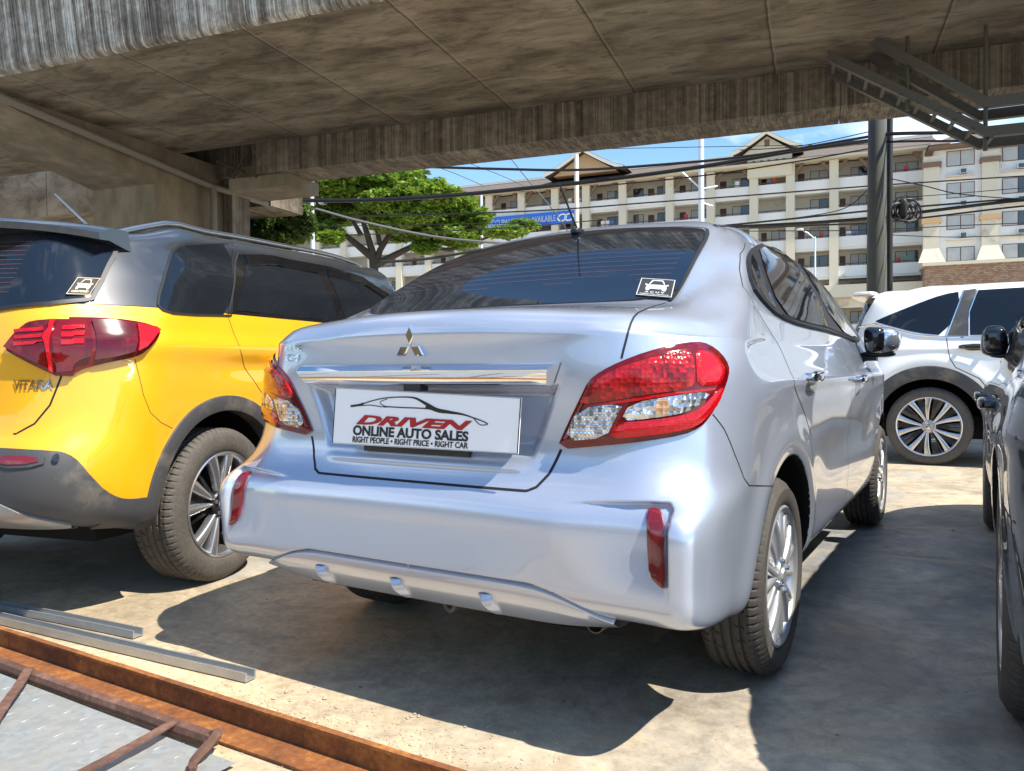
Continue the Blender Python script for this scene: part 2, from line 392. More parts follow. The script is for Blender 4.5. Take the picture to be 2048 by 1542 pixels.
        if fit:    # glass is an even curve: replace the traced surface by a cubic through it
            k, (a_, b_) = {'x': (0, (1, 2)), 'y': (1, (0, 2))}[fit]; A_ = P[:, a_]; B_ = P[:, b_]; m_ = [A_.mean(), B_.mean()]; A_ = A_-m_[0]; B_ = B_-m_[1]
            X_ = np.stack([A_**i*B_**j for i in range(5) for j in range(4) if i+j < 5], 1); cf = np.linalg.lstsq(X_, P[:, k], rcond=None)[0]; e_ = X_@cf-P[:, k]; print('fit', name, float(np.abs(e_).max())); P[:, k] += e_
            N = np.tile(N.mean(0), (len(N), 1)); N /= np.linalg.norm(N, axis=1, keepdims=True); off = off+min(.004, float(np.abs(e_).max())*.6)
        P = P+N*(off+bulge*smstep(sdv, 0, bw))[:, None]
        tri = [f for f in tri if max(np.linalg.norm(P[f[0]]-P[f[1]]), np.linalg.norm(P[f[1]]-P[f[2]]), np.linalg.norm(P[f[2]]-P[f[0]])) < .25]
        f0 = tri[0]; 
        fl = sum(1 if np.cross(P[f[1]]-P[f[0]], P[f[2]]-P[f[0]])@N[f[0]] > 0 else -1 for f in tri)
        if fl < 0: tri = [f[::-1] for f in tri]
        ec = {}
        for f in tri:
            for k in range(3): ec[(f[k], f[(k+1) % 3])] = 1
        V = [p for p in P]; F = list(tri); sk = {}
        for (a, b) in list(ec):
            if (b, a) not in ec:
                for v in (a, b):
                    if v not in sk: sk[v] = len(V); V.append(P[v]-N[v]*(off+skirt))
                F.append((b, a, sk[a], sk[b]))
        out = [mk(name, V, F, mat, parent or s.root, True, 40)]
        if both: out.append(mk(name, [np.array(v)*[-1, 1, 1] for v in V], [f[::-1] for f in F], mat, parent if parent is not None else s.root, True, 40))
        if label:
            for o in out: o['label'] = label
        return out
    def flange(s, arches, r_in=.0, depth=.05, mat=None, w=.0, out=.0, name='wheel_arch', col=None, zmin=.2):
        """rim of each arch turned inwards, and a dark liner behind it"""
        for (yc, zc, r) in arches:
            for sg in (1, -1):
                mb = MB(); A = []
                for k in range(61):
                    a = math.pi*(-.22)+math.pi*1.44*k/60; y = yc+(r+.003)*math.cos(a); z = zc+(r+.003)*math.sin(a)
                    if z < zmin: continue
                    h = s.hside(y, z, sg); 
                    if h is None: continue
                    A.append((y, z, h[0][0], a))
                if len(A) < 3: continue
                V = []; F = []
                for (y, z, x, a) in A:
                    V += [(x, yc+r*math.cos(a), zc+r*math.sin(a)), (x-sg*.018, yc+(r-.004)*math.cos(a), zc+(r-.004)*math.sin(a)), (x-sg*depth, yc+(r+.02)*math.cos(a), zc+(r+.02)*math.sin(a)), (sg*.45, yc+(r+.02)*math.cos(a), zc+(r+.02)*math.sin(a)), (sg*.45, yc, zc)]
                for i in range(len(A)-1):
                    for j in range(4): F.append((5*i+j, 5*i+j+1, 5*i+j+6, 5*i+j+5))
                mk('wheel_arch_liner', V, F, mat or MAT['dark_inside'], s.root, True, 40)
                if w:
                    V = []; F = []
                    for (y, z, x, a) in A:
                        h0 = s.hside(yc+(r+w)*math.cos(a), zc+(r+w)*math.sin(a), sg); x1 = h0[0][0] if h0 is not None else x
                        if abs(x1-x) > .08: x1 = x
                        x1 = sg*min(abs(x1), abs(x)+.01)
                        for (rr, xx) in ((r+w, x1-sg*.004), (r+w-.002, x1+sg*out*.8), (r+w-.012, x1+sg*out), (r+.012, x+sg*out), (r-.004, x+sg*out*.6), (r-.006, x-sg*.06)):
                            V.append((xx, yc+rr*math.cos(a), zc+rr*math.sin(a)))
                    for i in range(len(A)-1):
                        for j in range(5): F.append((6*i+j, 6*i+j+1, 6*i+j+7, 6*i+j+6))
                    mk('arch_cladding', V, F, col, s.root, True, 40)
    def under(s, z=.2, x=.6, y0=-.6, y1=3.2, zt=.34):
        MB().box(-x, x, y0, y1, z, zt).build('underbody', MAT['dark_inside'], s.root, False)
    def finish(s): 
        pass

def wheel(car, y, side, r, w, rimr, xo, spoke_fn, tyre='tyre', steer=0, nt=72, label=None, rimmat=('wheel_silver',)):
    """wheel thing-part: an empty under the car; tyre and rim are its sub-parts. xo = outer face |X|"""
    o = empty('wheel', (0, 0, 0)); o.parent = car.root; o.location = (side*xo, y, r); o.rotation_euler = (0, 0, R(steer)); 
    if label: o['label'] = label
    # local frame: +X is outward*side
    def Mx(a, b, h): return (side*h, a, b)
    # tyre profile from outer bead to inner bead: (radius, x)
    prof = [(rimr-.006, -.020), (rimr+.004, -.006), (rimr+.012, .0), (rimr+.35*(r-rimr), .004), (rimr+.62*(r-rimr), .003), (r-.022, -.006), (r-.010, -.014), (r-.003, -.026)]
    xs = [-.026-(w-.052)*t for t in np.linspace(0, 1, 41)[1:-1]]; grooves = [-.026-(w-.052)*t for t in (.20, .40, .60, .80)]
    tread = []
    for x in xs:
        g = min(abs(x-q) for q in grooves); crown = .003*(1-((x+w/2)/(w/2))**2); tread.append((r-.002+crown-(.008 if g < .0045 else 0), x))
    inner = [(r-.003, -w+.026), (r-.010, -w+.014), (rimr+.5*(r-rimr), -w-.003), (rimr+.02, -w+.01), (rimr-.02, -w+.02)]
    full = prof+tread+inner; n = nt*6; V = []; m = len(full); F = []
    for k in range(n):
        a = 2*math.pi*k/n; ph = k % 6
        for j, (rr, x) in enumerate(full):
            t = (-x)/w
            if rr > r-.013:
                if t < .21 or t > .79:
                    if ph in (0,): rr -= .006
                elif .24 < t < .38 or .62 < t < .76:
                    if (k+int(t*14)) % 12 == 0: rr -= .006
            V.append(Mx(rr*math.cos(a), rr*math.sin(a), x))
    for k in range(n):
        for j in range(m-1): F.append((k*m+j, k*m+j+1, ((k+1) % n)*m+j+1, ((k+1) % n)*m+j))
    if side < 0: F = [f[::-1] for f in F]
    mk('tyre', V, F, MAT[tyre], o, True, 30)
    mb = MB(); 
    mb.lathe([(rimr+.001, -.018), (rimr+.002, -.004), (rimr-.004, .0), (rimr-.012, -.006), (rimr-.018, -.02), (rimr-.030, -.08), (rimr-.035, -w+.03), (rimr-.02, -w+.02)], 72, Mx)
    mb.build('rim', MAT[rimmat[0]], o, True, 40)
    d = MB(); d.lathe([(.001, -.075), (rimr*.62, -.075), (rimr*.66, -.085), (rimr*.66, -.12)], 48, Mx); d.build('brake_disc', MAT['satin_metal'] if rimmat[-1] != 'x' else MAT['dark_inside'], o)
    MB().lathe([(.001, -.13), (rimr-.02, -.13)], 48, Mx).build('wheel_back', MAT['dark_inside'], o)
    spoke_fn(o, Mx, rimr)
    return o
def spoke(mb, Mx, ang, r0, r1, w0, w1, h0, h1, d=.022, mi=0, skew=0, ridge=.0):
    """tapered spoke from radius r0 to r1, width w0->w1, face height h0->h1 (outward), with chamfered sides"""
    n = 7; V = []; F = []
    for i in range(n):
        t = i/(n-1); rr = r0+(r1-r0)*t; ww = w0+(w1-w0)*t; hh = h0+(h1-h0)*t**1.3+.006*math.sin(math.pi*t); aa = ang+skew*t
        ca, sa = math.cos(aa), math.sin(aa)
        for (u, z) in ((-.5, -d), (-.5, -.006), (-.36, 0), (0, ridge), (.36, 0), (.5, -.006), (.5, -d)):
            V.append(Mx(rr*ca-u*ww*sa, rr*sa+u*ww*ca, hh+z))
    for i in range(n-1):
        for j in range(6): F.append((i*7+j, i*7+j+1, i*7+j+8, i*7+j+7))
    mb.add(V, F, mi)
def hub(o, Mx, h, rr, mat, nuts=5, nutr=.055, cap='chrome'):
    b = MB(); b.lathe([(.001, h+.004), (rr*.9, h+.002), (rr, h-.004), (rr, h-.05)], 32, Mx); b.build('hub', mat, o)
    MB().lathe([(.001, h+.009), (.024, h+.008), (.027, h+.003)], 24, Mx).build('centre_cap', MAT[cap], o)
    for k in range(nuts):
        b = MB(); a = 2*math.pi*k/nuts+.3; b.lathe([(.001, .010), (.007, .010), (.009, .006), (.009, -.01)], 8, lambda x, y, z, a=a: Mx(x+nutr*math.cos(a), y+nutr*math.sin(a), h+z))
        b.build('wheel_nut', MAT['satin_metal'], o)
def gen(lower, upper, ylow, ybelt, yroof, x1f=.42, x2f=.72, bow=.04, yc=1.0, frontx=(.86, .55), sidebow=.02, rise=0.0):
    """rows of section points. lower row: zr,yr,x3,d3,x4,d4,x5,y5,zs,xs,yf,zf ; upper row: y0,z0,x3,y3,z3,x4,y4,z4,x5,y5,z5,xs,zs,t,yf,zf"""
    P = []
    def rear(y0, z0, x3, y3, z3):
        out = []
        for f in (0, x1f, x2f, 1): out.append((x3*f, y0+(y3-y0)*f**2.2, z0+(z3-z0)*f**2.2))
        return out
    for (zr, yr, x3, d3, x4, d4, x5, y5, zs, xs, yf, zf) in lower:
        row = rear(yr, zr, x3, yr+d3, zr); row.append((x4, yr+d4, zr*.85+zs*.15)); row.append((x5, y5, zr*.45+zs*.55))
        for y in ylow: row.append((xs*(1-sidebow*((y-yc)/2)**2-(bow*max(0, (y-yc-1))**2)), y, zs+(zf-zs)*max(0, (y-ylow[0])/(ylow[-1]-ylow[0]))**2*.5))
        row += [(xs*frontx[0], yf-.26, zf), (xs*frontx[1], yf-.06, zf), (0, yf, zf)]; P.append(row)
    for (y0, z0, x3, y3, z3, x4, y4, z4, x5, y5, z5, xs, zs, t, yf, zf) in upper:
        row = rear(y0, z0, x3, y3, z3); row += [(x4, y4, z4), (x5, y5, z5)]
        for a, b in zip(ybelt, yroof):
            y = a+(b-a)*t; row.append((xs*(1-.01*((y-1)/1.5)**2), y, zs-(.03*max(0, y-1)*(1-t))-(.02*max(0, y-1.2)*t)+rise*t*min(1.3, max(0, y))))
        row += [(xs*.86, row[-1][1]+(yf-row[-1][1])*.55, zf*.5+zs*.5), (xs*.55, yf-.05, zf), (0, yf, zf)]; P.append(row)
    return np.array(P)
def smoothG(G, mask, it=20):
    for _ in range(it):
        A = G.copy(); E = np.concatenate([G[:, 1:2]*[-1, 1, 1], G, G[:, -2:-1]*[-1, 1, 1]], 1)
        A[1:-1] = .25*(G[:-2]+G[2:]+E[1:-1, :-2]+E[1:-1, 2:]); w = (mask*.8)[..., None]; w[0] = 0; w[-1] = 0
        A[:, 0, 0] = 0; A[:, -1, 0] = 0; G = G*(1-w)+A*w
    return G
def superell(mb, c, rad, e=3.0, nu=20, nv=28, M=None, mi=0, f=None):
    """rounded box; f(x,y,z)->(x,y,z) shapes the unit form"""
    def p(a): return math.copysign(abs(a)**(2/e), a)
    V = []; F = []
    for i in range(nu+1):
        t = -math.pi/2+math.pi*i/nu
        for j in range(nv):
            a = 2*math.pi*j/nv; q = (p(math.cos(t))*p(math.cos(a)), p(math.cos(t))*p(math.sin(a)), p(math.sin(t)))
            if f: q = f(*q)
            q = (c[0]+q[0]*rad[0], c[1]+q[1]*rad[1], c[2]+q[2]*rad[2]); V.append(M(*q) if M else q)
    for i in range(nu):
        for j in range(nv): F.append((i*nv+j, i*nv+(j+1) % nv, (i+1)*nv+(j+1) % nv, (i+1)*nv+j))
    mb.add(V, F, mi)
def stroke(mb, pts, ws, M, h=.001, close=False):
    pts = [np.array(p, float) for p in pts]; n = len(pts); ws = ws if isinstance(ws, (list, tuple)) else [ws]*n; L = []; Rr = []
    for i in range(n):
        a = pts[(i-1) % n] if (close or i > 0) else pts[i]; b = pts[(i+1) % n] if (close or i < n-1) else pts[i]; t = b-a; t /= np.linalg.norm(t)+1e-9; q = np.array([-t[1], t[0]]); L.append(pts[i]+q*ws[i]/2); Rr.append(pts[i]-q*ws[i]/2)
    V = [M(*p, h) for p in L]+[M(*p, h) for p in Rr]; F = []
    for i in range(n if close else n-1):
        j = (i+1) % n; F.append((i, n+i, n+j, j))
    V2 = [M(*p, 0) for p in L]+[M(*p, 0) for p in Rr]; k = 2*n
    for i in range(n if close else n-1):
        j = (i+1) % n; F += [(i, j, k+j, k+i), (n+i, k+n+i, k+n+j, n+j)]
    mb.add(V+V2, F)
def crom(pts, n=6, close=False):
    P = [np.array(p, float) for p in pts]; out = []; N = len(P); rng = N if close else N-1
    for i in range(rng):
        p0 = P[(i-1) % N] if (close or i > 0) else P[i]; p1 = P[i]; p2 = P[(i+1) % N]; p3 = P[(i+2) % N] if (close or i < N-2) else p2
        for k in range(n):
            t = k/n; out.append(tuple(.5*((2*p1)+(-p0+p2)*t+(2*p0-5*p1+4*p2-p3)*t*t+(-p0+3*p1-3*p2+p3)*t**3)))
    if not close: out.append(tuple(P[-1]))
    return out
def quadframe(TL, TR, BR, BL, flat=False):
    TL, TR, BR, BL = [np.array(p, float) for p in (TL, TR, BR, BL)]; n = np.cross(TR-TL, BL-TL); n /= np.linalg.norm(n); n = -n
    if flat: BR = TR+BL-TL
    def M(u, v, h=0):    # u,v in 0..1 from the top left; h outward
        return TL*(1-u)*(1-v)+TR*u*(1-v)+BR*u*v+BL*(1-u)*v+n*h
    return M, n
def car_sticker(mbp, mbd, M, lines):
    mbd.prism([(0, 0), (1, 0), (1, 1), (0, 1)], lambda x, y: M(x, y, -.0015), lambda x, y: M(x, y, .0005))
    K = lambda x, y, h: M(x, y, .0005+h)
    stroke(mbp, [(.02, .03), (.98, .03), (.98, .97), (.02, .97)], .03, K, .0006, True)
    C = lambda P: mbp.prism(P, lambda x, y: K(x, y, 0), lambda x, y: K(x, y, .0006))
    stroke(mbp, [(.28, .38), (.37, .12), (.65, .12), (.74, .38)], .06, K, .0006, True)
    C([(.24, .37), (.78, .37), (.81, .60), (.21, .60)]); C([(.23, .60), (.33, .60), (.33, .69), (.23, .69)]); C([(.69, .60), (.79, .60), (.79, .69), (.69, .69)])
    C([(.18, .32), (.26, .36), (.26, .42), (.18, .40)]); C([(.84, .32), (.76, .36), (.76, .42), (.84, .40)])
# ------------------------------------------------------------------ the silver sedan in front
sil = Car('silver_sedan', (0, 0, 0), 0, label='silver four-door sedan seen from behind, with a white dealer plate under a chrome bar', cat='car', group='cars parked in the lot')
#  zr, yr, x3,d3, x4,d4, x5,y5, zs,xs, yf,zf
lowS = [(.318, -.66, .640, .02, .700, .06, .730, -.44, .255, .705, 3.05, .20),
        (.326, -.735, .660, .010, .725, .040, .762, -.50, .268, .752, 3.20, .22),
        (.358, -.780, .682, .006, .752, .016, .790, -.60, .305, .785, 3.30, .30),
        (.425, -.793, .690, .004, .760, .013, .798, -.61, .38, .802, 3.36, .40),
        (.510, -.800, .692, .006, .763, .014, .804, -.61, .48, .812, 3.38, .50),
        (.580, -.793, .684, .012, .757, .026, .807, -.58, .58, .816, 3.38, .57),
        (.625, -.762, .664, .024, .742, .066, .808, -.50, .65, .818, 3.36, .62),
        (.680, -.738, .640, .034, .730, .086, .806, -.49, .71, .820, 3.34, .67),
        (.755, -.733, .620, .040, .724, .100, .804, -.48, .78, .822, 3.30, .73),
        (.840, -.742, .605, .046, .716, .112, .800, -.465, .855, .824, 3.22, .79),
        (.920, -.754, .600, .058, .704, .130, .791, -.44, .925, .806, 3.08, .84),
        (.985, -.762, .604, .080, .688, .160, .777, -.41, .975, .788, 2.95, .88)]
#  y0,z0, x3,y3,z3, x4,y4,z4, x5,y5,z5, xs,zs,t, yf,zf
upS = [(-.758, 1.040, .606, -.655, 1.020, .676, -.575, 1.010, .765, -.375, 1.007, .776, 1.010, 0, 2.85, .91),
       (-.728, 1.071, .604, -.622, 1.042, .670, -.535, 1.033, .755, -.335, 1.033, .766, 1.034, 0, 2.78, .93),
       (-.655, 1.085, .602, -.560, 1.058, .666, -.475, 1.052, .746, -.29, 1.056, .757, 1.057, .0, 2.72, .95),
       (-.500, 1.098, .598, -.455, 1.076, .660, -.395, 1.076, .734, -.225, 1.084, .745, 1.085, .03, 2.66, .97),
       (-.375, 1.108, .588, -.360, 1.096, .648, -.300, 1.112, .716, -.150, 1.122, .726, 1.122, .10, 2.58, 1.0),
       (-.150, 1.228, .565, -.135, 1.208, .616, -.070, 1.205, .672, .020, 1.212, .680, 1.212, .33, 2.38, 1.12),
       (.070, 1.343, .538, .090, 1.318, .580, .130, 1.310, .623, .195, 1.312, .630, 1.317, .62, 2.12, 1.26),
       (.275, 1.438, .505, .285, 1.402, .536, .315, 1.386, .566, .355, 1.382, .565, 1.398, .88, 1.86, 1.40),
       (.370, 1.470, .480, .375, 1.440, .502, .395, 1.426, .522, .430, 1.424, .515, 1.444, .97, 1.74, 1.45),
       (.440, 1.480, .400, .455, 1.465, .415, .475, 1.462, .43, .520, 1.460, .430, 1.478, 1.0, 1.62, 1.475),
       (.500, 1.487, .21, .515, 1.484, .22, .535, 1.484, .225, .565, 1.485, .23, 1.496, 1.0, 1.56, 1.485),
       (.540, 1.490, 0, .55, 1.491, 0, .565, 1.492, 0, .585, 1.494, 0, 1.500, 1.0, 1.52, 1.49)]
PS = gen(lowS, upS, (-.32, 0.0, .35, .8, 1.3, 1.8, 2.3, 2.75), (-.12, .10, .40, .8, 1.25, 1.65, 2.0, 2.25), (.61, .70, .80, .96, 1.15, 1.3, 1.4, 1.46))
su = lambda i: .005 if i < 12 else (.007 if i < 16 else .012)
sv = lambda i: .006 if i < 5 else .008 if i < 7 else (.012 if i < 12 else .03)
GS = sheet(PS, su, sv)
RECESS = [(-.43, .885), (.43, .885), (.395, .80), (.352, .690), (-.352, .690), (-.395, .80)]
DIFF = [(-.60, .30), (-.455, .40), (-.40, .415), (.36, .415), (.43, .40), (.56, .315), (.60, .20), (-.60, .20)]
POCK = [(.44, .604), (.66, .617), (.712, .617), (.726, .602), (.728, .40), (.70, .33), (.44, .33)]
def dispS(G):
    x, y, z = G[..., 0], G[..., 1], G[..., 2]; rear = (y < -.5) & (z < 1.1); G = G.copy()
    sd = sdist(x, z, RECESS); G[..., 1] += np.where(rear, .045*smstep(sd, 0, .035)*(1-.6*smstep(z*0+.75-z, 0, .07)), 0)
    # ledge below the plate
    G[..., 1] -= np.where(rear, .006*np.exp(-((z-.668)/.010)**2)*smstep(.36-np.abs(x), 0, .06), 0)
    # brow above the emblem
    G[..., 1] -= np.where(rear, .005*np.exp(-((z-1.045)/.022)**2)*smstep(.60-np.abs(x), 0, .1), 0)
    # diffuser undercut with a sharp lip
    sd = sdist(np.abs(x), z, [(0, .402), (.37, .402), (.44, .386), (.585, .330), (.62, .20), (0, .20)])
    G[..., 1] += np.where(rear, .050*smstep(sd, .002, .012), 0)
    # pockets beside the reflectors, deepest at the reflector
    sd = sdist(np.abs(x), z, POCK); ramp = smstep(np.abs(x), .42, .70)
    G[..., 1] += np.where(rear, .026*ramp*smstep(sd, 0, .009)*smstep(z, .37, .53+0*z), 0)
    side = np.abs(x) > .68
    G[..., 0] += np.where(side, .009*np.exp(-((z-.875)/.025)**2)*smstep(y, -.45, .3)-.012*np.exp(-((z-.60)/.10)**2)*smstep(y, .35, .8)*smstep(y, 2.2, 1.8), 0)
    d0 = np.hypot(y, z-.30); G[..., 0] += np.where(side, .012*np.exp(-((d0-.40)/.06)**2), 0)
    return G
ARS = [(0.0, .30, .358), (2.55, .30, .352)]
mS=np.zeros(GS.shape[:2]); mS[(GS[...,2]>1.16)]=1.0
GS = smoothG(GS, np.where(GS[..., 2] < .60, .35, .6), 22); GS = smoothG(GS, mS, 60)
sil.surface(GS, ARS, dispS)
def trS(L, C=None):
    C = C or sil; out = []
    for p in L:
        h = C.hpx(*p)
        if h is not None: out.append((h[0][1], h[0][2]))
    return out
def buildS():
    C = sil; sp_ = MAT['silver_paint']
    px2 = lambda L: [(1000+a/2.409, 640+b/2.409) for a, b in L]
    px3 = lambda L: [(1380+a/2.268, 420+b/2.268) for a, b in L]
    door_r = trS([(1520, 473), (1490, 486), (1480, 508), (1479, 539), (1486, 574), (1512, 618), (1543, 667), (1563, 702), (1576, 733), (1589, 773), (1609, 826), (1622, 870)])
    a_ = [(.34, .62), (.41, .50), (.43, .40), (.44, .30)]
    bs = trS([(1662, 680), (1689, 729), (1695, 773), (1697, 839), (1697, 896)]); yb = bs[2][0] if len(bs) > 2 else 1.17
    print('door', door_r, 'bs', bs)
    yb = 1.20
    bline = [(yb-.02, 1.40), (yb-.01, 1.06), (yb, .90), (yb+.01, .6), (yb+.01, .28)]
    dr = [p for p in door_r if p[0] < .5]+a_
    poly_r = dr+[(.46, .28), (yb+.01, .28), (yb-.01, 1.06), (yb-.02, 1.405), (.75, 1.425)]
    fl = [(2.12, .28), (2.14, .6), (2.12, .85), (2.10, .98)]
    poly_f = [(yb+.01, .28), (yb-.01, 1.06), (yb-.02, 1.405), (1.45, 1.40), (1.75, 1.28), (2.05, 1.08), (2.10, .98)]+fl[::-1][1:]
    lidL = [(.352, .618), (.375, .628), (.400, .66), (.425, .72), (.47, .80), (.53, .87), (.60, .935), (.612, 1.0), (.612, 1.075), (.598, 1.095)]
    side = lambda c: np.abs(c[:, 0]) > .50
    regs = [('rear_door', sp_, lambda c: inpoly(c[:, 1], c[:, 2], poly_r) & side(c), 'each', None),
            ('front_door', sp_, lambda c: inpoly(c[:, 1], c[:, 2], poly_f) & side(c), 'each', None),
            ('trunk_lid', sp_, lambda c: inpoly(np.abs(c[:, 0]), c[:, 2], [(-1, .618)]+lidL+[(.59, 1.11), (-1, 1.12)]) & (c[:, 1] < -.33), 'both', None),
            ('bumper', sp_, lambda c: (c[:, 1] < .1) & (c[:, 2] < np.where(c[:, 1] < -.60, .70-.0*c[:, 1], np.where(c[:, 1] < -.36, .70-(c[:, 1]+.60)*.45, .592))) & ((c[:, 1] > -.62) | (c[:, 2] < .70)) & ~((np.abs(c[:, 0]) < .40) & (c[:, 2] > .618)), 'both', None),
            ('hood', sp_, lambda c: (c[:, 1] > 2.3) & (c[:, 2] > .9), 'both', None)]
    C.cutparts(regs, ('body', sp_)); C.flange(ARS); 
    MB().box(-.60, .60, -.55, 2.9, .22, .30).box(-.40, .40, -.63, -.3, .30, .45).build('underbody', MAT['dark_inside'], C.root, False)
    C.ribbon(dr, C.hside, .0035, True); C.ribbon(bline, C.hside, .0035, True); C.ribbon(fl, C.hside, .0035, True)
    seam = trS([(1425, 828), (1448, 858), (1469, 908), (1488, 957), (1498, 971), (1545, 972)])+[(-.21, .592)]
    seam = [p for p in seam if p[0] < -.2]; C.ribbon(seam, C.hside, .003, True)
    C.ribbon([(1, .30), (.6, .296), (.45, .31)][:0] or [(2.1, .262), (1.2, .262), (.42, .262)], C.hside, .006, True, off=.001)
    # trunk shut line
    C.ribbon([(0, .618), (.2, .618), (.345, .618)]+lidL[:4], C.hrear, .0075, True)
    C.ribbon([(1243, 717), (1247, 700), (1251, 685), (1256, 665), (1262, 646), (1268, 634), (1276, 626), (1290, 619), (1310, 612), (1332, 606)], C.hpx, .0055, True, off=.001)
    # rear window
    RW = [(-.575, 1.100), (0, 1.112), (.575, 1.100), (.560, 1.19), (.532, 1.31), (.500, 1.378), (.46, 1.398), (.3, 1.416), (0, 1.428), (-.3, 1.416), (-.46, 1.398), (-.500, 1.378), (-.532, 1.31), (-.56, 1.19)]
    rw = C.patch('rear_window', RW, C.hrear, MAT['rear_glass'], fit='y', off=.0035, both=False, chaikin=2, sp=.014)[0]
    mb = MB(); C.ribbon(crom(RW[2:]+RW[:1], 3), C.hrear, .012, mb=mb, off=.0065); mb.build('window_seal', MAT['rubber_trim'], C.root)
    mb = MB()
    for k in range(13):
        z = 1.135+.019*k; xw = .53-.14*(z-1.1); C.ribbon([(-xw, z), (-xw*.5, z+.006), (0, z+.008), (xw*.5, z+.006), (xw, z)], C.hrear, .0012, mb=mb, off=.0085)
    mb.build('heating_wires', simple('wire_red', (.16, .07, .05), .5), rw, False)
    cs = [C.hpx(*p) for p in [(1284, 562), (1352, 567), (1341, 602), (1272, 597)]]; M, n_ = quadframe(*[h[0]+h[1]*.0105 for h in cs], flat=True); 
    if n_@cs[0][1] < 0: M0 = M; M = lambda u, v, h=0: M0(u, v, -h)
    a = MB(); b = MB(); car_sticker(a, b, M, 0); a.build('sticker_print', MAT['sticker_pale'], rw, False); b.build('sticker', MAT['sticker_dark'], rw, False)
    text('sticker_lettering', 'A C U V', .10, lambda x, y, z: M(.5+x, .79-y*1.2, .0012+z*.01), MAT['sticker_pale'], rw, .001, .003, width=.55)
    text('sticker_lettering', 'INSPECTED VEHICLE', .06, lambda x, y, z: M(.5+x, .90-y*1.0, .0012+z*.01), MAT['sticker_pale'], rw, .001, .002, width=.8)
    C.ribbon([(.494, .33), (.480, .42), (.47, .7), (.46, 1.0), (.45, 1.3)], C.htop, .018, True, off=.0015, nm='roof_moulding', mat='rubber_trim')
    # side windows
    dlo = trS([(1490, 528), (1493, 508), (1504, 494), (1521, 489), (1545, 490), (1574, 498), (1603, 512)])+[(1.45, 1.385), (1.70, 1.30), (1.92, 1.17), (2.06, 1.06), (1.9, 1.035), (1.2, 1.060)]+trS([(1645, 670), (1600, 652), (1553, 634), (1524, 606), (1500, 572)])[1:]
    print('dlo', [tuple(np.round(p, 2)) for p in dlo])
    C.patch('window_surround', dlo, C.hside, MAT['rubber_trim'], fit='x', off=.0065, skirt=.02, chaikin=1, sp=.03)
    q1 = trS([(1495, 526), (1500, 508), (1545, 612), (1543, 622), (1500, 566)]); 
    C.patch('quarter_window', q1, C.hside, MAT['side_glass'], fit='x', off=.011, skirt=.012, chaikin=1, sp=.02)
    g2 = trS([(1509, 506), (1522, 496), (1545, 498), (1572, 506)])+[(1.115, 1.385), (1.14, 1.075)]+trS([(1600, 647), (1558, 630)])
    C.patch('rear_side_window', g2, C.hside, MAT['side_glass'], fit='x', off=.012, skirt=.012, chaikin=1, sp=.03)
    C.patch('front_side_window', [(1.25, 1.375), (1.28, 1.075), (1.9, 1.05), (1.96, 1.10), (1.70, 1.27), (1.46, 1.365)], C.hside, MAT['side_glass'], fit='x', off=.012, skirt=.012, chaikin=1, sp=.03)
    C.ribbon(dlo[-4:]+[(.3, 1.078), (.8, 1.082), (1.3, 1.066), (1.95, 1.045)] if False else [(.20, 1.082), (.3, 1.078), (.8, 1.082), (1.3, 1.066), (1.95, 1.045)], C.hside, rad=.0050, both=True, off=.009, nm='window_trim', mat='rubber_trim')
    # tail lamps
    P2 = px2([(275, 625), (330, 500), (385, 385), (430, 290), (490, 245), (580, 200), (700, 155), (830, 122), (940, 108), (1000, 120), (1060, 165), (1095, 220), (1095, 270), (1060, 370), (1010, 460), (960, 520), (880, 555), (700, 585), (500, 605)])
    lamp = C.patch('tail_lamp', P2, C.hpx, MAT['lamp_rim_red'], off=.006, bulge=.006, bw=.05, chaikin=1, sp=5)
    Z = [('brake_lens', 'lamp_red', [(392, 405), (412, 350), (455, 290), (520, 255), (600, 220), (760, 176), (880, 155), (912, 170), (927, 250), (922, 325), (850, 340), (700, 360), (540, 385)]),
         ('outer_lens', 'lamp_red_plain', [(925, 155), (1000, 165), (1048, 210), (1068, 250), (1050, 305), (1020, 322), (938, 322), (932, 240)]),
         ('reversing_lens', 'lamp_clear', [(382, 423), (600, 398), (560, 470), (520, 565), (318, 583)]),
         ('indicator_lens', 'lamp_clear_ribbed', [(625, 400), (860, 360), (1002, 347), (962, 400), (885, 448), (720, 475), (584, 485)]),
         ('lower_lens', 'lamp_red_plain', [(568, 493), (740, 481), (890, 458), (965, 420), (1010, 365), (1035, 340), (1062, 325), (1040, 400), (990, 465), (940, 512), (870, 534), (700, 560), (525, 572)]),
         ('band_lens', 'lamp_red_plain', [(385, 420), (540, 392), (700, 366), (860, 346), (1030, 330), (1010, 343), (860, 356), (620, 394)])]
    for nm, mt, pl in Z:
        o1 = C.patch(nm, px2(pl), C.hpx, MAT[mt], off=.0135, bulge=.003, bw=.08, chaikin=1, sp=4, both=False, parent=lamp[0])
        me = o1[0].data; V = np.array([v.co[:] for v in me.vertices])*[-1, 1, 1]; mk(nm, V, [tuple(p.vertices)[::-1] for p in me.polygons], MAT[mt], lamp[1], True, 40)
    am = [(745, 385), (808, 374), (805, 452), (748, 462)]
    o1 = C.patch('indicator_bulb', px2(am), C.hpx, MAT['lamp_amber'], off=.0175, chaikin=2, sp=4, both=False, parent=lamp[0])[0]
    mk('indicator_bulb', np.array([v.co[:] for v in o1.data.vertices])*[-1, 1, 1], [tuple(p.vertices)[::-1] for p in o1.data.polygons], MAT['lamp_amber'], lamp[1])
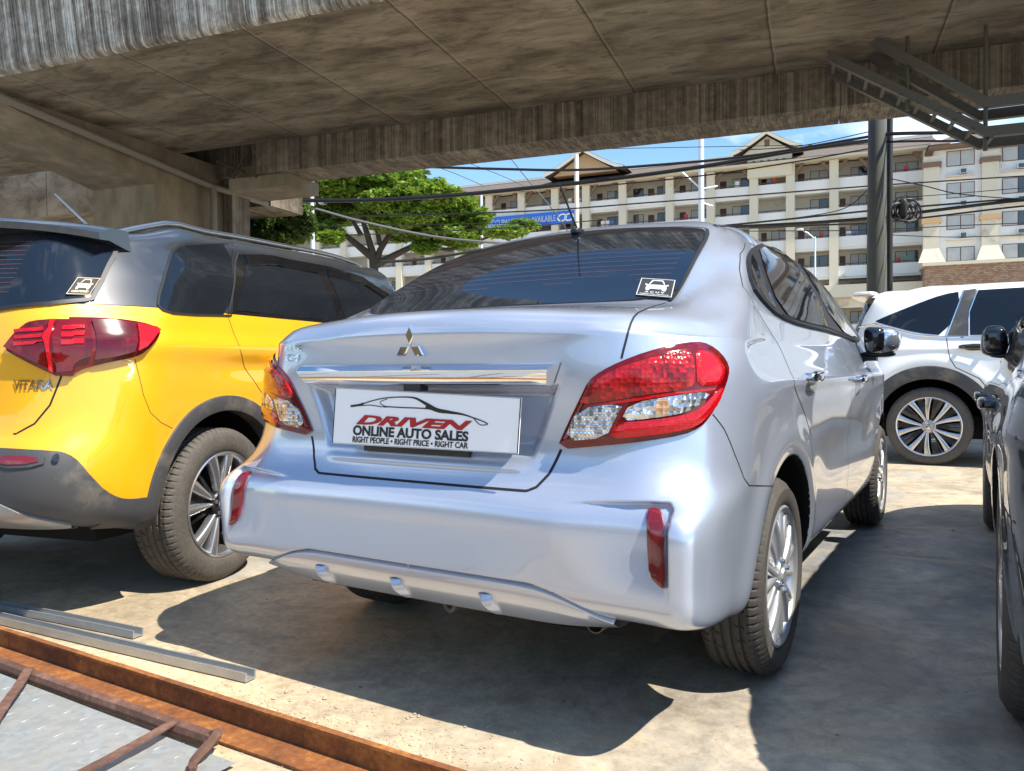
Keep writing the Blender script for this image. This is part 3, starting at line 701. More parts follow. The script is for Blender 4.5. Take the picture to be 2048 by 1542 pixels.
    # bumper reflectors
    C.patch('bumper_reflector', [(1294, 1016), (1319, 1015), (1328, 1030), (1331, 1100), (1331, 1176), (1326, 1178), (1301, 1152), (1297, 1100)], C.hpx, MAT['fog_red'], fit='y', off=.007, bulge=.003, chaikin=1, sp=4)
    # chrome bar
    V = []; F = []; prof = [(-.735, .934), (-.768, .930), (-.790, .916), (-.788, .908), (-.772, .884), (-.764, .878), (-.735, .878)]; xs = [-.432, -.428, -.3, 0, .3, .428, .432]; ks = [.0, 1, 1, 1, 1, 1, .0]
    for i, x in enumerate(xs):
        for (y, z) in prof:
            xx = math.copysign(abs(x)-(.934-z)*.38, x) if abs(x) > .4 else x; yy = y+.012*(abs(x)/.43)**2
            V.append((xx, -.735+(yy+.735)*(.35 if ks[i] == 0 else 1), z))
    m = len(prof)
    for i in range(len(xs)-1):
        for j in range(m-1): F.append((i*m+j, i*m+j+1, (i+1)*m+j+1, (i+1)*m+j))
    F += [tuple(range(m))[::-1], tuple((len(xs)-1)*m+j for j in range(m))]
    mk('chrome_bar', V, F, MAT['chrome'], C.root, True, 25)
    MB().box(-.028, .028, -.765, -.73, .862, .882).build('reversing_camera', MAT['black_plastic'], C.root)
    # dealer plate
    cr_ = [onpl(x, y, 1, -.775) for x, y in [(671, 775), (1043, 796), (1036, 908), (664, 887)]]; M, n_ = quadframe(*cr_)
    if n_[1] > 0: M1 = M; M = lambda u, v, h=0: M1(u, v, -h)
    pl = MB().prism([(0, 0), (1, 0), (1, 1), (0, 1)], lambda u, v: M(u, v, -.003), lambda u, v: M(u, v, 0)).build('licence_plate', MAT['plate_white'], C.root, False)
    mb = MB(); Ku = lambda u, v, h: M(u, v, h); stroke(mb, [(.003, .01), (.997, .01), (.997, .99), (.003, .99)], .006, Ku, .0008, True); 
    W_ = .616; H_ = .142
    K = lambda x, y, h=0: M(x/W_, y/H_, h)   # metres on the plate
    def uv(L): return [((x-720)/1080*W_, (y-(628+(x-733)*.0556))/322*H_) for x, y in L]
    top = crom(uv([(830, 735), (885, 728), (940, 712), (1000, 697), (1060, 688), (1150, 684), (1225, 690), (1290, 722), (1355, 758), (1420, 770), (1500, 783), (1560, 803), (1610, 822), (1635, 836)]), 5)
    nT = len(top); wd = [(.0055 if t < .12 else (.0028 if t < .3 else .0028+.0075*math.exp(-((t-.62)/.13)**2)))*1.0 for t in np.linspace(0, 1, nT)]
    stroke(mb, top, wd, K, .0010); stroke(mb, crom(uv([(835, 738), (900, 732), (960, 730), (1010, 737), (1060, 742)]), 5), .0022, K, .0009)
    stroke(mb, crom(uv([(1060, 742), (1020, 722), (1022, 708), (1060, 695)]), 5), .0018, K, .0009); stroke(mb, crom(uv([(1040, 738), (1150, 744), (1290, 750), (1360, 762)]), 5), .003, K, .0009)
    stroke(mb, crom(uv([(1290, 742), (1320, 750), (1350, 762)]), 3), .006, K, .0011)
    stroke(mb, crom(uv([(1560, 803), (1575, 822), (1600, 843), (1630, 842), (1634, 834), (1600, 818)]), 5), .0022, K, .0009)
    mb.build('car_outline_logo', MAT['plate_black'], pl, False)
    lx, rx = .125*W_, .758*W_; cx = (lx+rx)/2
    text('lettering', 'DRIVEN', .036, lambda x, y, z: K(cx+x-.004, .553*H_-y*.88, .001+z*.3), MAT['plate_red'], pl, .002, .0017, .38, width=rx-lx)
    text('lettering', 'ONLINE AUTO SALES', .030, lambda x, y, z: K(cx+x, .748*H_-y*1.13, .001+z*.3), MAT['plate_black'], pl, .002, .0010, 0, width=rx-lx)
    text('lettering', 'RIGHT PEOPLE \u2022 RIGHT PRICE \u2022 RIGHT CAR', .02, lambda x, y, z: K(cx+x, .908*H_-y*1.06, .001+z*.3), MAT['plate_black'], pl, .002, .0003, 0, width=rx-lx)
    MB().box(-.19, .17, -.745, -.728, .690, .705).build('plate_holder', MAT['black_plastic'], C.root)
    # emblem and badge
    e = MB(); s_ = .0305; c0 = (-.003, .983)
    for k in range(3):
        a = math.pi/2+k*2*math.pi/3; d1 = np.array([math.cos(a-math.pi/6), math.sin(a-math.pi/6)])*s_; d2 = np.array([math.cos(a+math.pi/6), math.sin(a+math.pi/6)])*s_
        g = np.array([math.cos(a), math.sin(a)])*.0015; q = [g, g+d1, g+d1+d2, g+d2]; mid = sum(q)/4
        ins = [mid+(p-mid)*.80 for p in q]; y0 = C.hrear(*c0)[0][1]
        V = [(c0[0]+p[0], y0+.004, c0[1]+p[1]) for p in q]+[(c0[0]+p[0], y0-.005, c0[1]+p[1]) for p in q]+[(c0[0]+p[0], y0-.0085, c0[1]+p[1]) for p in ins]
        e.add(V, [(i, (i+1) % 4, 4+(i+1) % 4, 4+i) for i in range(4)]+[(4+i, 4+(i+1) % 4, 8+(i+1) % 4, 8+i) for i in range(4)]+[(8, 9, 10, 11)])
    e.build('emblem', MAT['chrome'], C.root, False)
    y1 = C.hrear(-.50, .965)[0][1]; bmap = lambda x0, z0: (lambda x, y, z: (x0+x, C.hrear(x0+x, z0+y)[0][1]-.002-abs(z), z0+y))
    text('badge', 'MIRAGE', .026, bmap(-.497, .985), MAT['chrome'], C.root, .002, .0003, .1, width=.085); text('badge', 'G4', .030, bmap(-.500, .956), MAT['chrome'], C.root, .002, .0006, .15, width=.066)
    # diffuser panel with its bevelled upper edge, fins, tow loop, exhaust
    xs = np.linspace(-.580, .580, 121); V = []; F = []
    zt_ = np.interp(np.abs(xs), [0, .34, .40, .45, .50, .55, .580], [.403, .403, .399, .388, .370, .350, .336]); zt_ = np.convolve(np.pad(zt_, 3, 'edge'), np.ones(7)/7, 'valid')
    ye = np.array([C.hrear(x, z+.018)[0][1] for x, z in zip(xs, zt_)]); ye = np.convolve(np.pad(ye, 4, 'edge'), np.ones(9)/9, 'valid')
    for x, zt, y0 in zip(xs, zt_, ye):
        f = max(.12, (zt-.318)/.083); q = [(.030, .000), (.020, -.004), (.014, -.006), (.000, -.0150), (.000, -.018), (.013, -.050*f-.012), (.016, -.053*f-.013), (.040, -.092*f-.012), (.052, -.098*f-.012), (.12, -.100*f-.012)]
        for (dy, dz) in q: V.append((x, y0+dy+.003+.022*(abs(x)/.58)**9, zt+dz))
    m = 10
    for i in range(120):
        for j in range(m-1): F.append((i*m+j, i*m+j+1, (i+1)*m+j+1, (i+1)*m+j))
    dif = mk('diffuser', V, F, sp_, C.root, True, 32); yc_ = ye
    for x0 in (-.335, -.055, .235):
        h0 = C.hrear(x0, .368); h1 = C.hrear(x0, .315); V = []; F = []
        for t in np.linspace(0, 1, 7):
            z = .352-.056*t; y = float(np.interp(x0, xs, ye))+.008+.036*t
            for dx, dy in ((-.016, .004), (-.004, -.024*math.sin(math.pi*min(1, t*.95+.0))**.8), (.003, -.024*math.sin(math.pi*min(1, t*.95+.0))**.8), (.022, .004)): V.append((x0+dx+.02*t, y+dy, z))
        for i in range(6):
            for j in range(3): F.append((i*4+j, i*4+j+1, i*4+j+5, i*4+j+4))
        mk('diffuser_fin', V, F, MAT['silver_paint'], C.root, True, 60)
    MB().tube([(.06+.020*math.cos(a)+.0, -.68, .285+.030*math.sin(a)) for a in np.linspace(math.pi*.9, 2.1*math.pi, 14)], .007, 8).build('tow_loop', MAT['cladding'], C.root)
    e = MB(); e.lathe([(.021, .0), (.024, 0), (.024, .30)], 24, lambda a, b, h: (.485+a, -.655+h*.9, .280+b-.0*h)); e.lathe([(.021, .0), (.021, .30)], 24, lambda a, b, h: (.485+a, -.655+h, .280+b)); e.build('exhaust_pipe', simple('exhaust', (.12, .10, .08), .45, .7, var=.3), C.root)
    # aerial
    b0 = np.array([0, .235, C.htop(0, .235)[0][2]]); tip = onpl(1119, 368, 0, 0.0); an = MB(); superell(an, b0+[0, 0, .012], (.020, .035, .014), 3); 
    an.build('aerial_base', MAT['black_plastic'], C.root); MB().tube([b0+[0, 0, .02], b0+(tip-b0)*.25+[0, 0, .012], tip], [.0045, .0042, .003], 8).build('aerial', MAT['black_plastic'], C.root)
    # mirrors
    for sg in (1, -1):
        c = (.872*sg, 1.93, 1.048)
        def shp(x, y, z): return (x*(1-.10*max(0, -z)), y*(1-.25*abs(x)**2), z*(1-.10*(x*sg)))
        m1 = MB(); superell(m1, c, (.080, .095, .068), 3.0, f=shp); M_ = m1.build('mirror', simple('mirror_cap', (.80, .81, .83), .16, .85, coat=.6), C.root)
        mb = MB(); superell(mb, (c[0]-.034*sg, c[1]-.060, c[2]), (.050, .062, .064), 4, f=shp); mb.build('mirror_housing', MAT['gloss_black'], M_)
        mb = MB(); superell(mb, (c[0]-.03*sg, c[1]+.0, c[2]-.070), (.085, .045, .016), 2.5); mb.box(min(.74*sg, .84*sg), max(.74*sg, .84*sg), 1.90, 1.98, .945, .985); mb.build('mirror_arm', MAT['black_plastic'], M_)
    # handles
    for yc, zc in ((.29, .887), (1.36, .862)):
        for sg in (1, -1):
            h = C.hside(yc, zc, sg); mb = MB(); superell(mb, (h[0][0]+.024*sg, yc, zc), (.012, .090, .019), 2.6); superell(mb, (h[0][0]+.008*sg, yc-.070, zc), (.022, .012, .012), 2.2); superell(mb, (h[0][0]+.008*sg, yc+.070, zc), (.022, .016, .014), 2.2)
            mb.build('door_handle', MAT['chrome'], C.root)
        C.patch('handle_recess', [(yc-.05, zc-.03), (yc+.05, zc-.03), (yc+.065, zc), (yc+.05, zc+.025), (yc-.05, zc+.025), (yc-.065, zc)], C.hside, MAT['silver_paint'], off=.0010, chaikin=2, sp=.01)
    def spk(o, Mx, rr):
        mb = MB()
        for k in range(5):
            a = 2*math.pi*k/5+.45
            for da, w in ((-.13, .022), (.13, .022)): spoke(mb, Mx, a+da*.2, .035, rr-.004, .030, w, -.006, -.012, .03, skew=da*1.5, ridge=.003)
            spoke(mb, Mx, a+math.pi/5, .04, rr-.004, .018, .026, -.014, -.014, .025, ridge=.003)
        mb.build('spokes', MAT['wheel_silver'], o, True, 50); hub(o, Mx, -.004, .052, MAT['wheel_silver'], 4, .05, 'wheel_silver')
    for y in (0, 2.55):
        for sg in (1, -1): wheel(C, y, sg, .292, .185, .208, .800, spk)
    C.finish()
# ------------------------------------------------------------------ the yellow hatchback suv on the left
AZV = -13.0; _a = R(AZV)
vit = Car('yellow_suv', (-1.547-.86*math.cos(_a), -.149+.86*math.sin(_a)), AZV, label='yellow and grey compact SUV with dark red tail lamps and silver roof rails', cat='car', group='cars parked in the lot')
lowV = [(.335, -.62, .58, .03, .69, .09, .78, -.42, .27, .78, 3.1, .25),
        (.375, -.76, .62, .03, .74, .10, .845, -.47, .31, .84, 3.2, .28),
        (.44, -.825, .645, .03, .768, .11, .866, -.49, .38, .868, 3.28, .35),
        (.54, -.852, .655, .032, .782, .115, .874, -.49, .50, .880, 3.3, .45),
        (.635, -.845, .655, .04, .782, .125, .877, -.48, .62, .884, 3.3, .6),
        (.700, -.815, .645, .05, .776, .135, .879, -.47, .72, .886, 3.3, .7),
        (.800, -.800, .635, .055, .770, .145, .880, -.47, .82, .888, 3.28, .8),
        (.900, -.798, .630, .06, .768, .155, .878, -.46, .91, .888, 3.2, .88),
        (1.00, -.798, .625, .065, .760, .170, .868, -.45, 1.0, .884, 3.0, .95),
        (1.09, -.790, .615, .075, .742, .185, .848, -.43, 1.09, .868, 2.8, 1.0)]
upV = [(-.775, 1.172, .605, -.685, 1.172, .715, -.575, 1.172, .815, -.38, 1.172, .846, 1.172, 0, 2.5, 1.04),
       (-.752, 1.23, .595, -.665, 1.23, .695, -.555, 1.23, .785, -.37, 1.23, .822, 1.24, .1, 2.4, 1.08),
       (-.700, 1.33, .575, -.620, 1.33, .665, -.505, 1.33, .745, -.33, 1.33, .778, 1.35, .45, 2.15, 1.2),
       (-.645, 1.43, .550, -.575, 1.425, .635, -.455, 1.42, .705, -.28, 1.42, .728, 1.445, .78, 2.15, 1.38),
       (-.600, 1.478, .530, -.530, 1.466, .612, -.40, 1.464, .682, -.24, 1.472, .712, 1.505, .94, 2.05, 1.46),
       (-.530, 1.505, .48, -.47, 1.492, .555, -.34, 1.494, .625, -.20, 1.503, .660, 1.541, 1.0, 2.0, 1.50),
       (-.420, 1.522, .36, -.37, 1.512, .42, -.28, 1.515, .48, -.16, 1.521, .53, 1.562, 1.0, 1.85, 1.53),
       (-.33, 1.528, .16, -.30, 1.524, .18, -.24, 1.524, .21, -.15, 1.530, .25, 1.574, 1.0, 1.8, 1.54),
       (-.28, 1.531, 0, -.27, 1.531, 0, -.22, 1.532, 0, -.13, 1.538, 0, 1.580, 1.0, 1.75, 1.545)]
PV = gen(lowV, upV, (-.25, 0.0, .4, .8, 1.3, 1.8, 2.25, 2.6), (-.22, .05, .4, .8, 1.25, 1.65, 2.0, 2.25), (-.03, .15, .4, .8, 1.15, 1.45, 1.68, 1.85), rise=.035)
GV = sheet(PV, lambda i: .010 if i < 14 else .02, lambda i: .010 if i < 9 else .03); GV0 = GV.copy(); GV = smoothG(GV, GV[..., 2]*0+.5, 14)
ARV = [(0.0, .345, .405), (2.5, .345, .40)]
def dispV(G):
    G = G.copy(); x, y, z = G[..., 0], G[..., 1], G[..., 2]; rear = (y < -.5) & (z < 1.12)
    sd = sdist(x, z, [(-.36, .76), (.36, .76), (.40, .93), (-.40, .93)]); G[..., 1] += np.where(rear, .030*smstep(sd, 0, .04), 0)
    side = np.abs(x) > .66
    G[..., 0] += np.where(side & (z < 1.15), .014*np.exp(-((z-1.02)/.05)**2)-.012*np.exp(-((z-.93)/.05)**2)*smstep(y, -.2, .2), 0)
    return G
vit.surface(GV, ARV, dispV)
def uwrap(C):
    def fn(u, z):
        s_ = 1 if u >= 0 else -1; a = abs(u)
        if a <= .70: return C.hit((u, -4, z), (0, 1, 0))
        if a <= 1.10:
            t = (a-.70)/.40*math.pi/2; d = np.array([math.sin(t)*s_, -math.cos(t), 0]); o = np.array([.60*s_+.10*s_*math.cos(t), -.50-.12*math.sin(t), z]); return C.hit(o+d*2, -d)
        return C.hit((s_*4, -.62+(a-1.10), z), (-s_, 0, 0))
    return fn
def px2u(C, L):
    out = []
    for p in L:
        h = C.hpx(*p)
        if h is None: print('miss', p); continue
        x, y, z = h[0]
        best = min(np.linspace(.3, 1.9, 641), key=lambda u: (lambda q: 9 if q is None else (q[0][0]-x)**2+(q[0][1]-y)**2)(uwrap(C)(u, z))); out.append((best, z))
    return out
def buildV():
    C = vit; yp = MAT['yellow_paint']; gp_ = MAT['grey_roof_paint']; U = uwrap(C)
    gate = [(0, .70), (.60, .70), (.655, .735), (.692, .80), (.715, .90), (.71, 1.05), (.655, 1.172)]
    liftm = lambda c: inpoly(np.abs(c[:, 0]), c[:, 2], [(-1, .70)]+gate[1:]+[(-1, 1.172)]) & (c[:, 1] < -.55)
    zb = 1.172
    yrd = .09; doorR = trS([(470, 700), (497, 760)], C)
    rl = [(.062, 1.172), (.085, 1.01), (.14, .93), (.22, .84), (.33, .74)]
    pr = rl+[(.43, .62), (.50, .33), (1.12, .33), (1.10, 1.172)]
    side = lambda c: np.abs(c[:, 0]) > .5
    C.cutparts([('liftgate', yp, liftm, 'both', None), ('roof', gp_, lambda c: c[:, 2] > zb, 'both', None),
                ('lower_trim', MAT['cladding'], lambda c: (c[:, 2] < .41) & (c[:, 1] < -.2), 'both', None), ('rear_door', yp, lambda c: side(c) & inpoly(c[:, 1], c[:, 2], pr), 'each', None),
                ('front_door', yp, lambda c: side(c) & inpoly(c[:, 1], c[:, 2], [(1.12, .33), (1.10, 1.172), (2.0, 1.172), (2.02, .33)]), 'each', None)], ('body', yp))
    C.flange(ARV, w=.062, out=.012, col=MAT['cladding'])
    MB().box(-.66, .66, -.5, 2.9, .26, .42).box(-.5, .5, -.66, -.4, .36, .5).build('underbody', MAT['dark_inside'], C.root, False)
    C.ribbon(rl, C.hside, .004, True); C.ribbon([(1.12, .35), (1.10, 1.172)], C.hside, .004, True); C.ribbon(gate[:-1]+[(.70, 1.10)], C.hrear, .007, True)
    C.ribbon(px2u(C, [(270, 718), (276, 742), (287, 790), (300, 825), (322, 845), (345, 857)]), U, .0025, True)
    C.ribbon([(u, 1.172) for u in np.linspace(.66, 1.5, 12)], U, .003, True)
    C.ribbon(px2u(C, [(0, 642), (60, 641), (160, 634)])[::1], U, .003, True) if False else None
    # cladding of the bumper
    top = px2u(C, [(110, 903), (135, 908), (160, 925), (185, 955), (208, 980), (235, 995), (262, 998), (290, 994), (318, 992)])
    clad = [(-.0, .655), (.35, .653), (.6, .650)]+top+[(top[-1][0]+.03, .36), (1.15, .335), (.95, .350), (.70, .375), (.4, .385), (0, .385)]
    full = [(-u, z) for u, z in clad[::-1][:-1]]+clad[1:]
    C.patch('bumper_cladding', full, U, MAT['cladding'], off=.010, bulge=.004, both=False, chaikin=1, sp=.03, skirt=.02)
    sk = [(0, .50), (.30, .50), (.50, .495), (.60, .46), (.70, .40), (.82, .372), (.60, .365), (0, .365)]
    C.patch('skid_plate', [(-u, z) for u, z in sk[::-1][:-1]]+sk[1:], U, MAT['satin_metal'] if False else simple('skid_silver', (.42, .41, .39), .32, .6), off=.020, bulge=.006, both=False, chaikin=2, sp=.025, skirt=.02)
    sk = [(0, .455), (.25, .455), (.40, .445), (.50, .415), (.52, .385), (0, .385)]
    C.patch('skid_insert', [(-u, z) for u, z in sk[::-1][:-1]]+sk[1:], U, MAT['black_plastic'], off=.0285, both=False, chaikin=2, sp=.025, skirt=.004)
    C.patch('fog_bezel', [(.565, .628), (.735, .628), (.735, .588), (.60, .584)], U, MAT['cladding'], off=.019, chaikin=1, sp=.012, skirt=.012)
    C.patch('bumper_reflector', [(.585, .624), (.715, .622), (.722, .598), (.60, .596)], U, MAT['fog_red'], off=.022, chaikin=1, sp=.01)
    C.patch('parking_sensor', [(.77+.014*math.cos(t), .613+.014*math.sin(t)) for t in np.linspace(0, 6.0, 12)], U, MAT['gloss_black'], off=.020, chaikin=1, sp=.004, skirt=.006)
    # tail lamp
    px4 = lambda L: [(a/2.966, 380+b/2.966) for a, b in L]
    out = px2u(C, px4([(32, 940), (75, 880), (150, 805), (195, 783), (330, 772), (500, 762), (680, 772), (830, 792), (905, 815), (943, 845), (925, 885), (850, 960), (790, 992), (650, 1022), (560, 1045), (450, 1090), (345, 1110), (290, 1080), (150, 1010)]))
    L = C.patch('tail_lamp', out, U, MAT['lamp_rim_red'], off=.014, bulge=.014, bw=.06, both=True, chaikin=1, sp=.02)
    def sub(nm, pl, mt, off, bulge=.0):
        q = C.patch(nm, px2u(C, px4(pl)), U, MAT[mt], off=off, bulge=bulge, both=False, chaikin=0, sp=.015, parent=L[0], skirt=.003)
        if q: mk(nm, np.array([v.co[:] for v in q[0].data.vertices])*[-1, 1, 1], [tuple(p.vertices)[::-1] for p in q[0].data.polygons], MAT[mt], L[1], True, 40)
    sub('gate_lens', [(60, 935), (160, 830), (200, 800), (305, 790), (300, 1060), (150, 985)], 'lamp_dark_red', .0335)
    sub('corner_lens', [(345, 790), (490, 785), (530, 820), (540, 990), (440, 1065), (350, 1085)], 'lamp_dark_red', .0340)
    sub('side_lens', [(540, 790), (680, 795), (770, 815), (785, 840), (785, 960), (640, 1000), (560, 1010)], 'lamp_dark_red', .0336)
    sub('tip_lens', [(800, 815), (900, 832), (925, 850), (850, 935), (800, 955)], 'lamp_red_plain', .0340)
    for y in (842, 878, 915): sub('light_bar', [(120, y), (285, y-12), (285, y+8), (120, y+18)], 'lamp_red_plain', .0372)
    for y in (840, 878, 915): sub('light_bar', [(372, y-10), (500, y-14), (500, y+8), (372, y+14)], 'lamp_red_plain', .0378)
    sub('centre_bar', [(312, 790), (338, 790), (330, 1090), (305, 1075)], 'lamp_red_plain', .0375)
    # rear glass and spoiler
    ge = [(h[0][0], h[0][2]) for h in [C.hpx(*p) for p in [(0, 619), (100, 608), (168, 601), (185, 598), (205, 558), (228, 512), (246, 478)]]]; print('glass', ge)
    GR = [(.0, 1.148)]+ge+[(ge[-1][0]-.06, 1.452), (.3, 1.462), (0, 1.465)]; GL = GR+[(-u, z) for u, z in GR[::-1][1:-1]]
    HR = C.hrear; rw = C.patch('rear_window', GL, HR, MAT['rear_glass'], off=.006, both=False, chaikin=1, sp=.03)[0]
    mb = MB(); C.ribbon(GL+[GL[0]], HR, .016, mb=mb, off=.007); mb.build('window_seal', MAT['rubber_trim'], C.root)
    mb = MB()
    for k in range(12):
        z = 1.21+.018*k; C.ribbon([(-.5, z), (0, z+.002), (.5, z)], HR, .0015, mb=mb, off=.0075)
    mb.build('heating_wires', MAT['wire_red'], rw, False)
    cs = [C.hpx(*p) for p in [(154, 558), (200, 560), (177, 595), (131, 592)]]; M, n_ = quadframe(*[h[0]+h[1]*.014 for h in cs], flat=True); M0 = M
    if n_@cs[0][1] < 0: M = lambda u, v, h=0: M0(u, v, -h)
    a = MB(); b = MB(); car_sticker(a, b, M, 0); a.build('sticker_print', MAT['sticker_gold'], rw, False); b.build('sticker', MAT['sticker_dark'], rw, False)
    text('sticker_lettering', 'CERTIFIED', .12, lambda x, y, z: M(.5+x, .82-y*1.2, .0012+z*.01), MAT['sticker_gold'], rw, .001, .004, width=.72)
    # spoiler
    xs = np.linspace(-.70, .70, 35); V = []; F = []
    for x in xs:
        k = (abs(x)/.70); yb = -.745+.25*k**2.6; yt = -.47+.12*k; zt = 1.512-.018*k**2-.020*k**6; zb_ = 1.472-.020*k**2-.02*k**6
        for (y, z) in ((yt, zt+.004), ((yt+yb)/2, zt+.006), (yb+.03, zt-.008), (yb, zt-.022), (yb+.006, zb_-.006), (yb+.05, zb_-.004), (yb+.16, zb_-.035)): V.append((x, y, z))
    m = 7
    for i in range(34):
        for j in range(m-1): F.append((i*m+j, i*m+j+1, (i+1)*m+j+1, (i+1)*m+j))
    F += [tuple(range(m))[::-1], tuple(34*m+j for j in range(m))]
    sp = mk('spoiler', V, F, gp_, C.root, True, 40)
    superell(b2 := MB(), (.0, -.748, 1.482), (.30, .010, .011), 3); b2.build('high_brake_light', MAT['fog_red'], sp)
    # windows
    U2 = C.hside
    q = trS([(315, 612), (318, 588), (330, 545), (344, 503), (356, 493), (372, 489), (463, 487), (461, 632), (390, 630), (345, 627), (325, 621)], C); print('qv', q)
    C.patch('quarter_window', q, U2, MAT['tinted_glass'], off=.005, chaikin=1, sp=.03); C.ribbon(q, U2, .008, True, off=.0055, close=True, nm='window_trim', mat='rubber_trim')
    yt = (trS([(466, 489)], C) or trS([(466, 496)], C) or [(.10, 1.4)])[0][0]; print('yt', yt)
    C.patch('window_surround', [(.075, 1.175), (yt, 1.475), (.5, 1.50), (1.1, 1.515), (1.5, 1.50), (1.8, 1.42), (2.05, 1.27), (2.15, 1.178)], U2, MAT['gloss_black'], off=.004, chaikin=0, sp=.04)
    C.patch('rear_side_window', [(.13, 1.19), (yt+.05, 1.440), (.55, 1.465), (.98, 1.475), (1.02, 1.19)], U2, MAT['tinted_glass'], off=.007, chaikin=0, sp=.04)
    C.patch('front_side_window', [(1.10, 1.19), (1.08, 1.485), (1.48, 1.47), (1.75, 1.39), (2.0, 1.24), (2.05, 1.19)], U2, MAT['tinted_glass'], off=.007, chaikin=0, sp=.04)
    C.patch('weather_shield', [(yt+.04, 1.425), (yt+.04, 1.472), (.55, 1.50), (1.0, 1.50), (1.01, 1.458), (.55, 1.455)], U2, MAT['gloss_black'], off=.016, chaikin=0, sp=.04, skirt=.02)
    C.patch('weather_shield', [(1.07, 1.455), (1.07, 1.505), (1.48, 1.492), (1.80, 1.39), (1.76, 1.36), (1.46, 1.452)], U2, MAT['gloss_black'], off=.016, chaikin=0, sp=.04, skirt=.02)
    C.ribbon([(.07, 1.175), (yt-.003, 1.48)], U2, .010, True, off=.008, nm='pillar_trim', mat='satin_metal')
    for sg in (1, -1):
        P_ = []
        for y in np.linspace(-.30, 1.7, 24):
            h = C.htop(.60*sg, y); e = min(1, (y+.30)/.14, (1.7-y)/.14); P_.append(h[0]+[0, 0, .002+.016*math.sin(max(0, e)*math.pi/2)])
        mb = MB(); mb.tube(P_, .013, 10); mb.build('roof_rail', MAT['satin_metal'], C.root, True, 60)
        hh = C.hside(.36, .965, sg); mb = MB(); superell(mb, (hh[0][0]+.028*sg, .36, .965), (.011, .09, .016), 2.6); mb.box(min(hh[0][0], hh[0][0]+.03*sg), max(hh[0][0], hh[0][0]+.03*sg), .43, .45, .955, .975); mb.build('door_handle', yp, C.root)
    mb = MB(); b0 = C.htop(-.0, -.30)[0]; tip = C.toloc(atd(110, 388, 3.45)); superell(mb, b0+[0, 0, .012], (.02, .04, .014), 3)
    bb = C.toloc(atd(180, 446, 3.35)); mb = MB(); superell(mb, (bb[0], bb[1], C.htop(bb[0], bb[1])[0][2]+.012), (.022, .045, .016), 2.6); mb.build('aerial_base', gp_, C.root)
    z0 = C.htop(bb[0], bb[1])[0][2]+.02; MB().tube([(bb[0], bb[1], z0), tip+(np.array([bb[0], bb[1], z0])-bb)*0], [.0055, .0035], 8).build('aerial', MAT['satin_metal'], C.root)
    text('badge', 'VITARA', .045, lambda x, y, z: (lambda h: h[0]+h[1]*(.003+abs(z)))(C.hrear(.635+x, .872+y)), MAT['chrome'], C.root, .002, .0022, .0, width=.128)
    MB().tube([(.38, -.70, .36), (.38, -.86, .335)], [.03, .03], 16).build('exhaust_pipe', MAT['exhaust'], C.root)
    def spk(o, Mx, rr):
        a = MB(); b = MB()
        for k in range(5):
            g = 2*math.pi*k/5+.35
            for sgn in (-1, 1): spoke(a, Mx, g+sgn*.20, .055, rr-.004, .016, .050, -.020, -.004, .035, skew=sgn*.06, ridge=.004)
            spoke(b, Mx, g, .04, rr-.01, .05, .055, -.045, -.035, .02)
            spoke(b, Mx, g+math.pi/5, .03, rr-.03, .03, .015, -.05, -.05, .02)
        a.build('spokes', MAT['wheel_machined'], o, True, 50); b.build('spoke_recess', MAT['wheel_black'], o); hub(o, Mx, -.016, .062, MAT['wheel_black'], 5, .045)
    for y in (0, 2.5):
        for sg in (1, -1): wheel(C, y, sg, .334, .215, .228, .870, spk, 'tyre_dusty', rimmat=('wheel_machined', 'x'))
    C.finish()
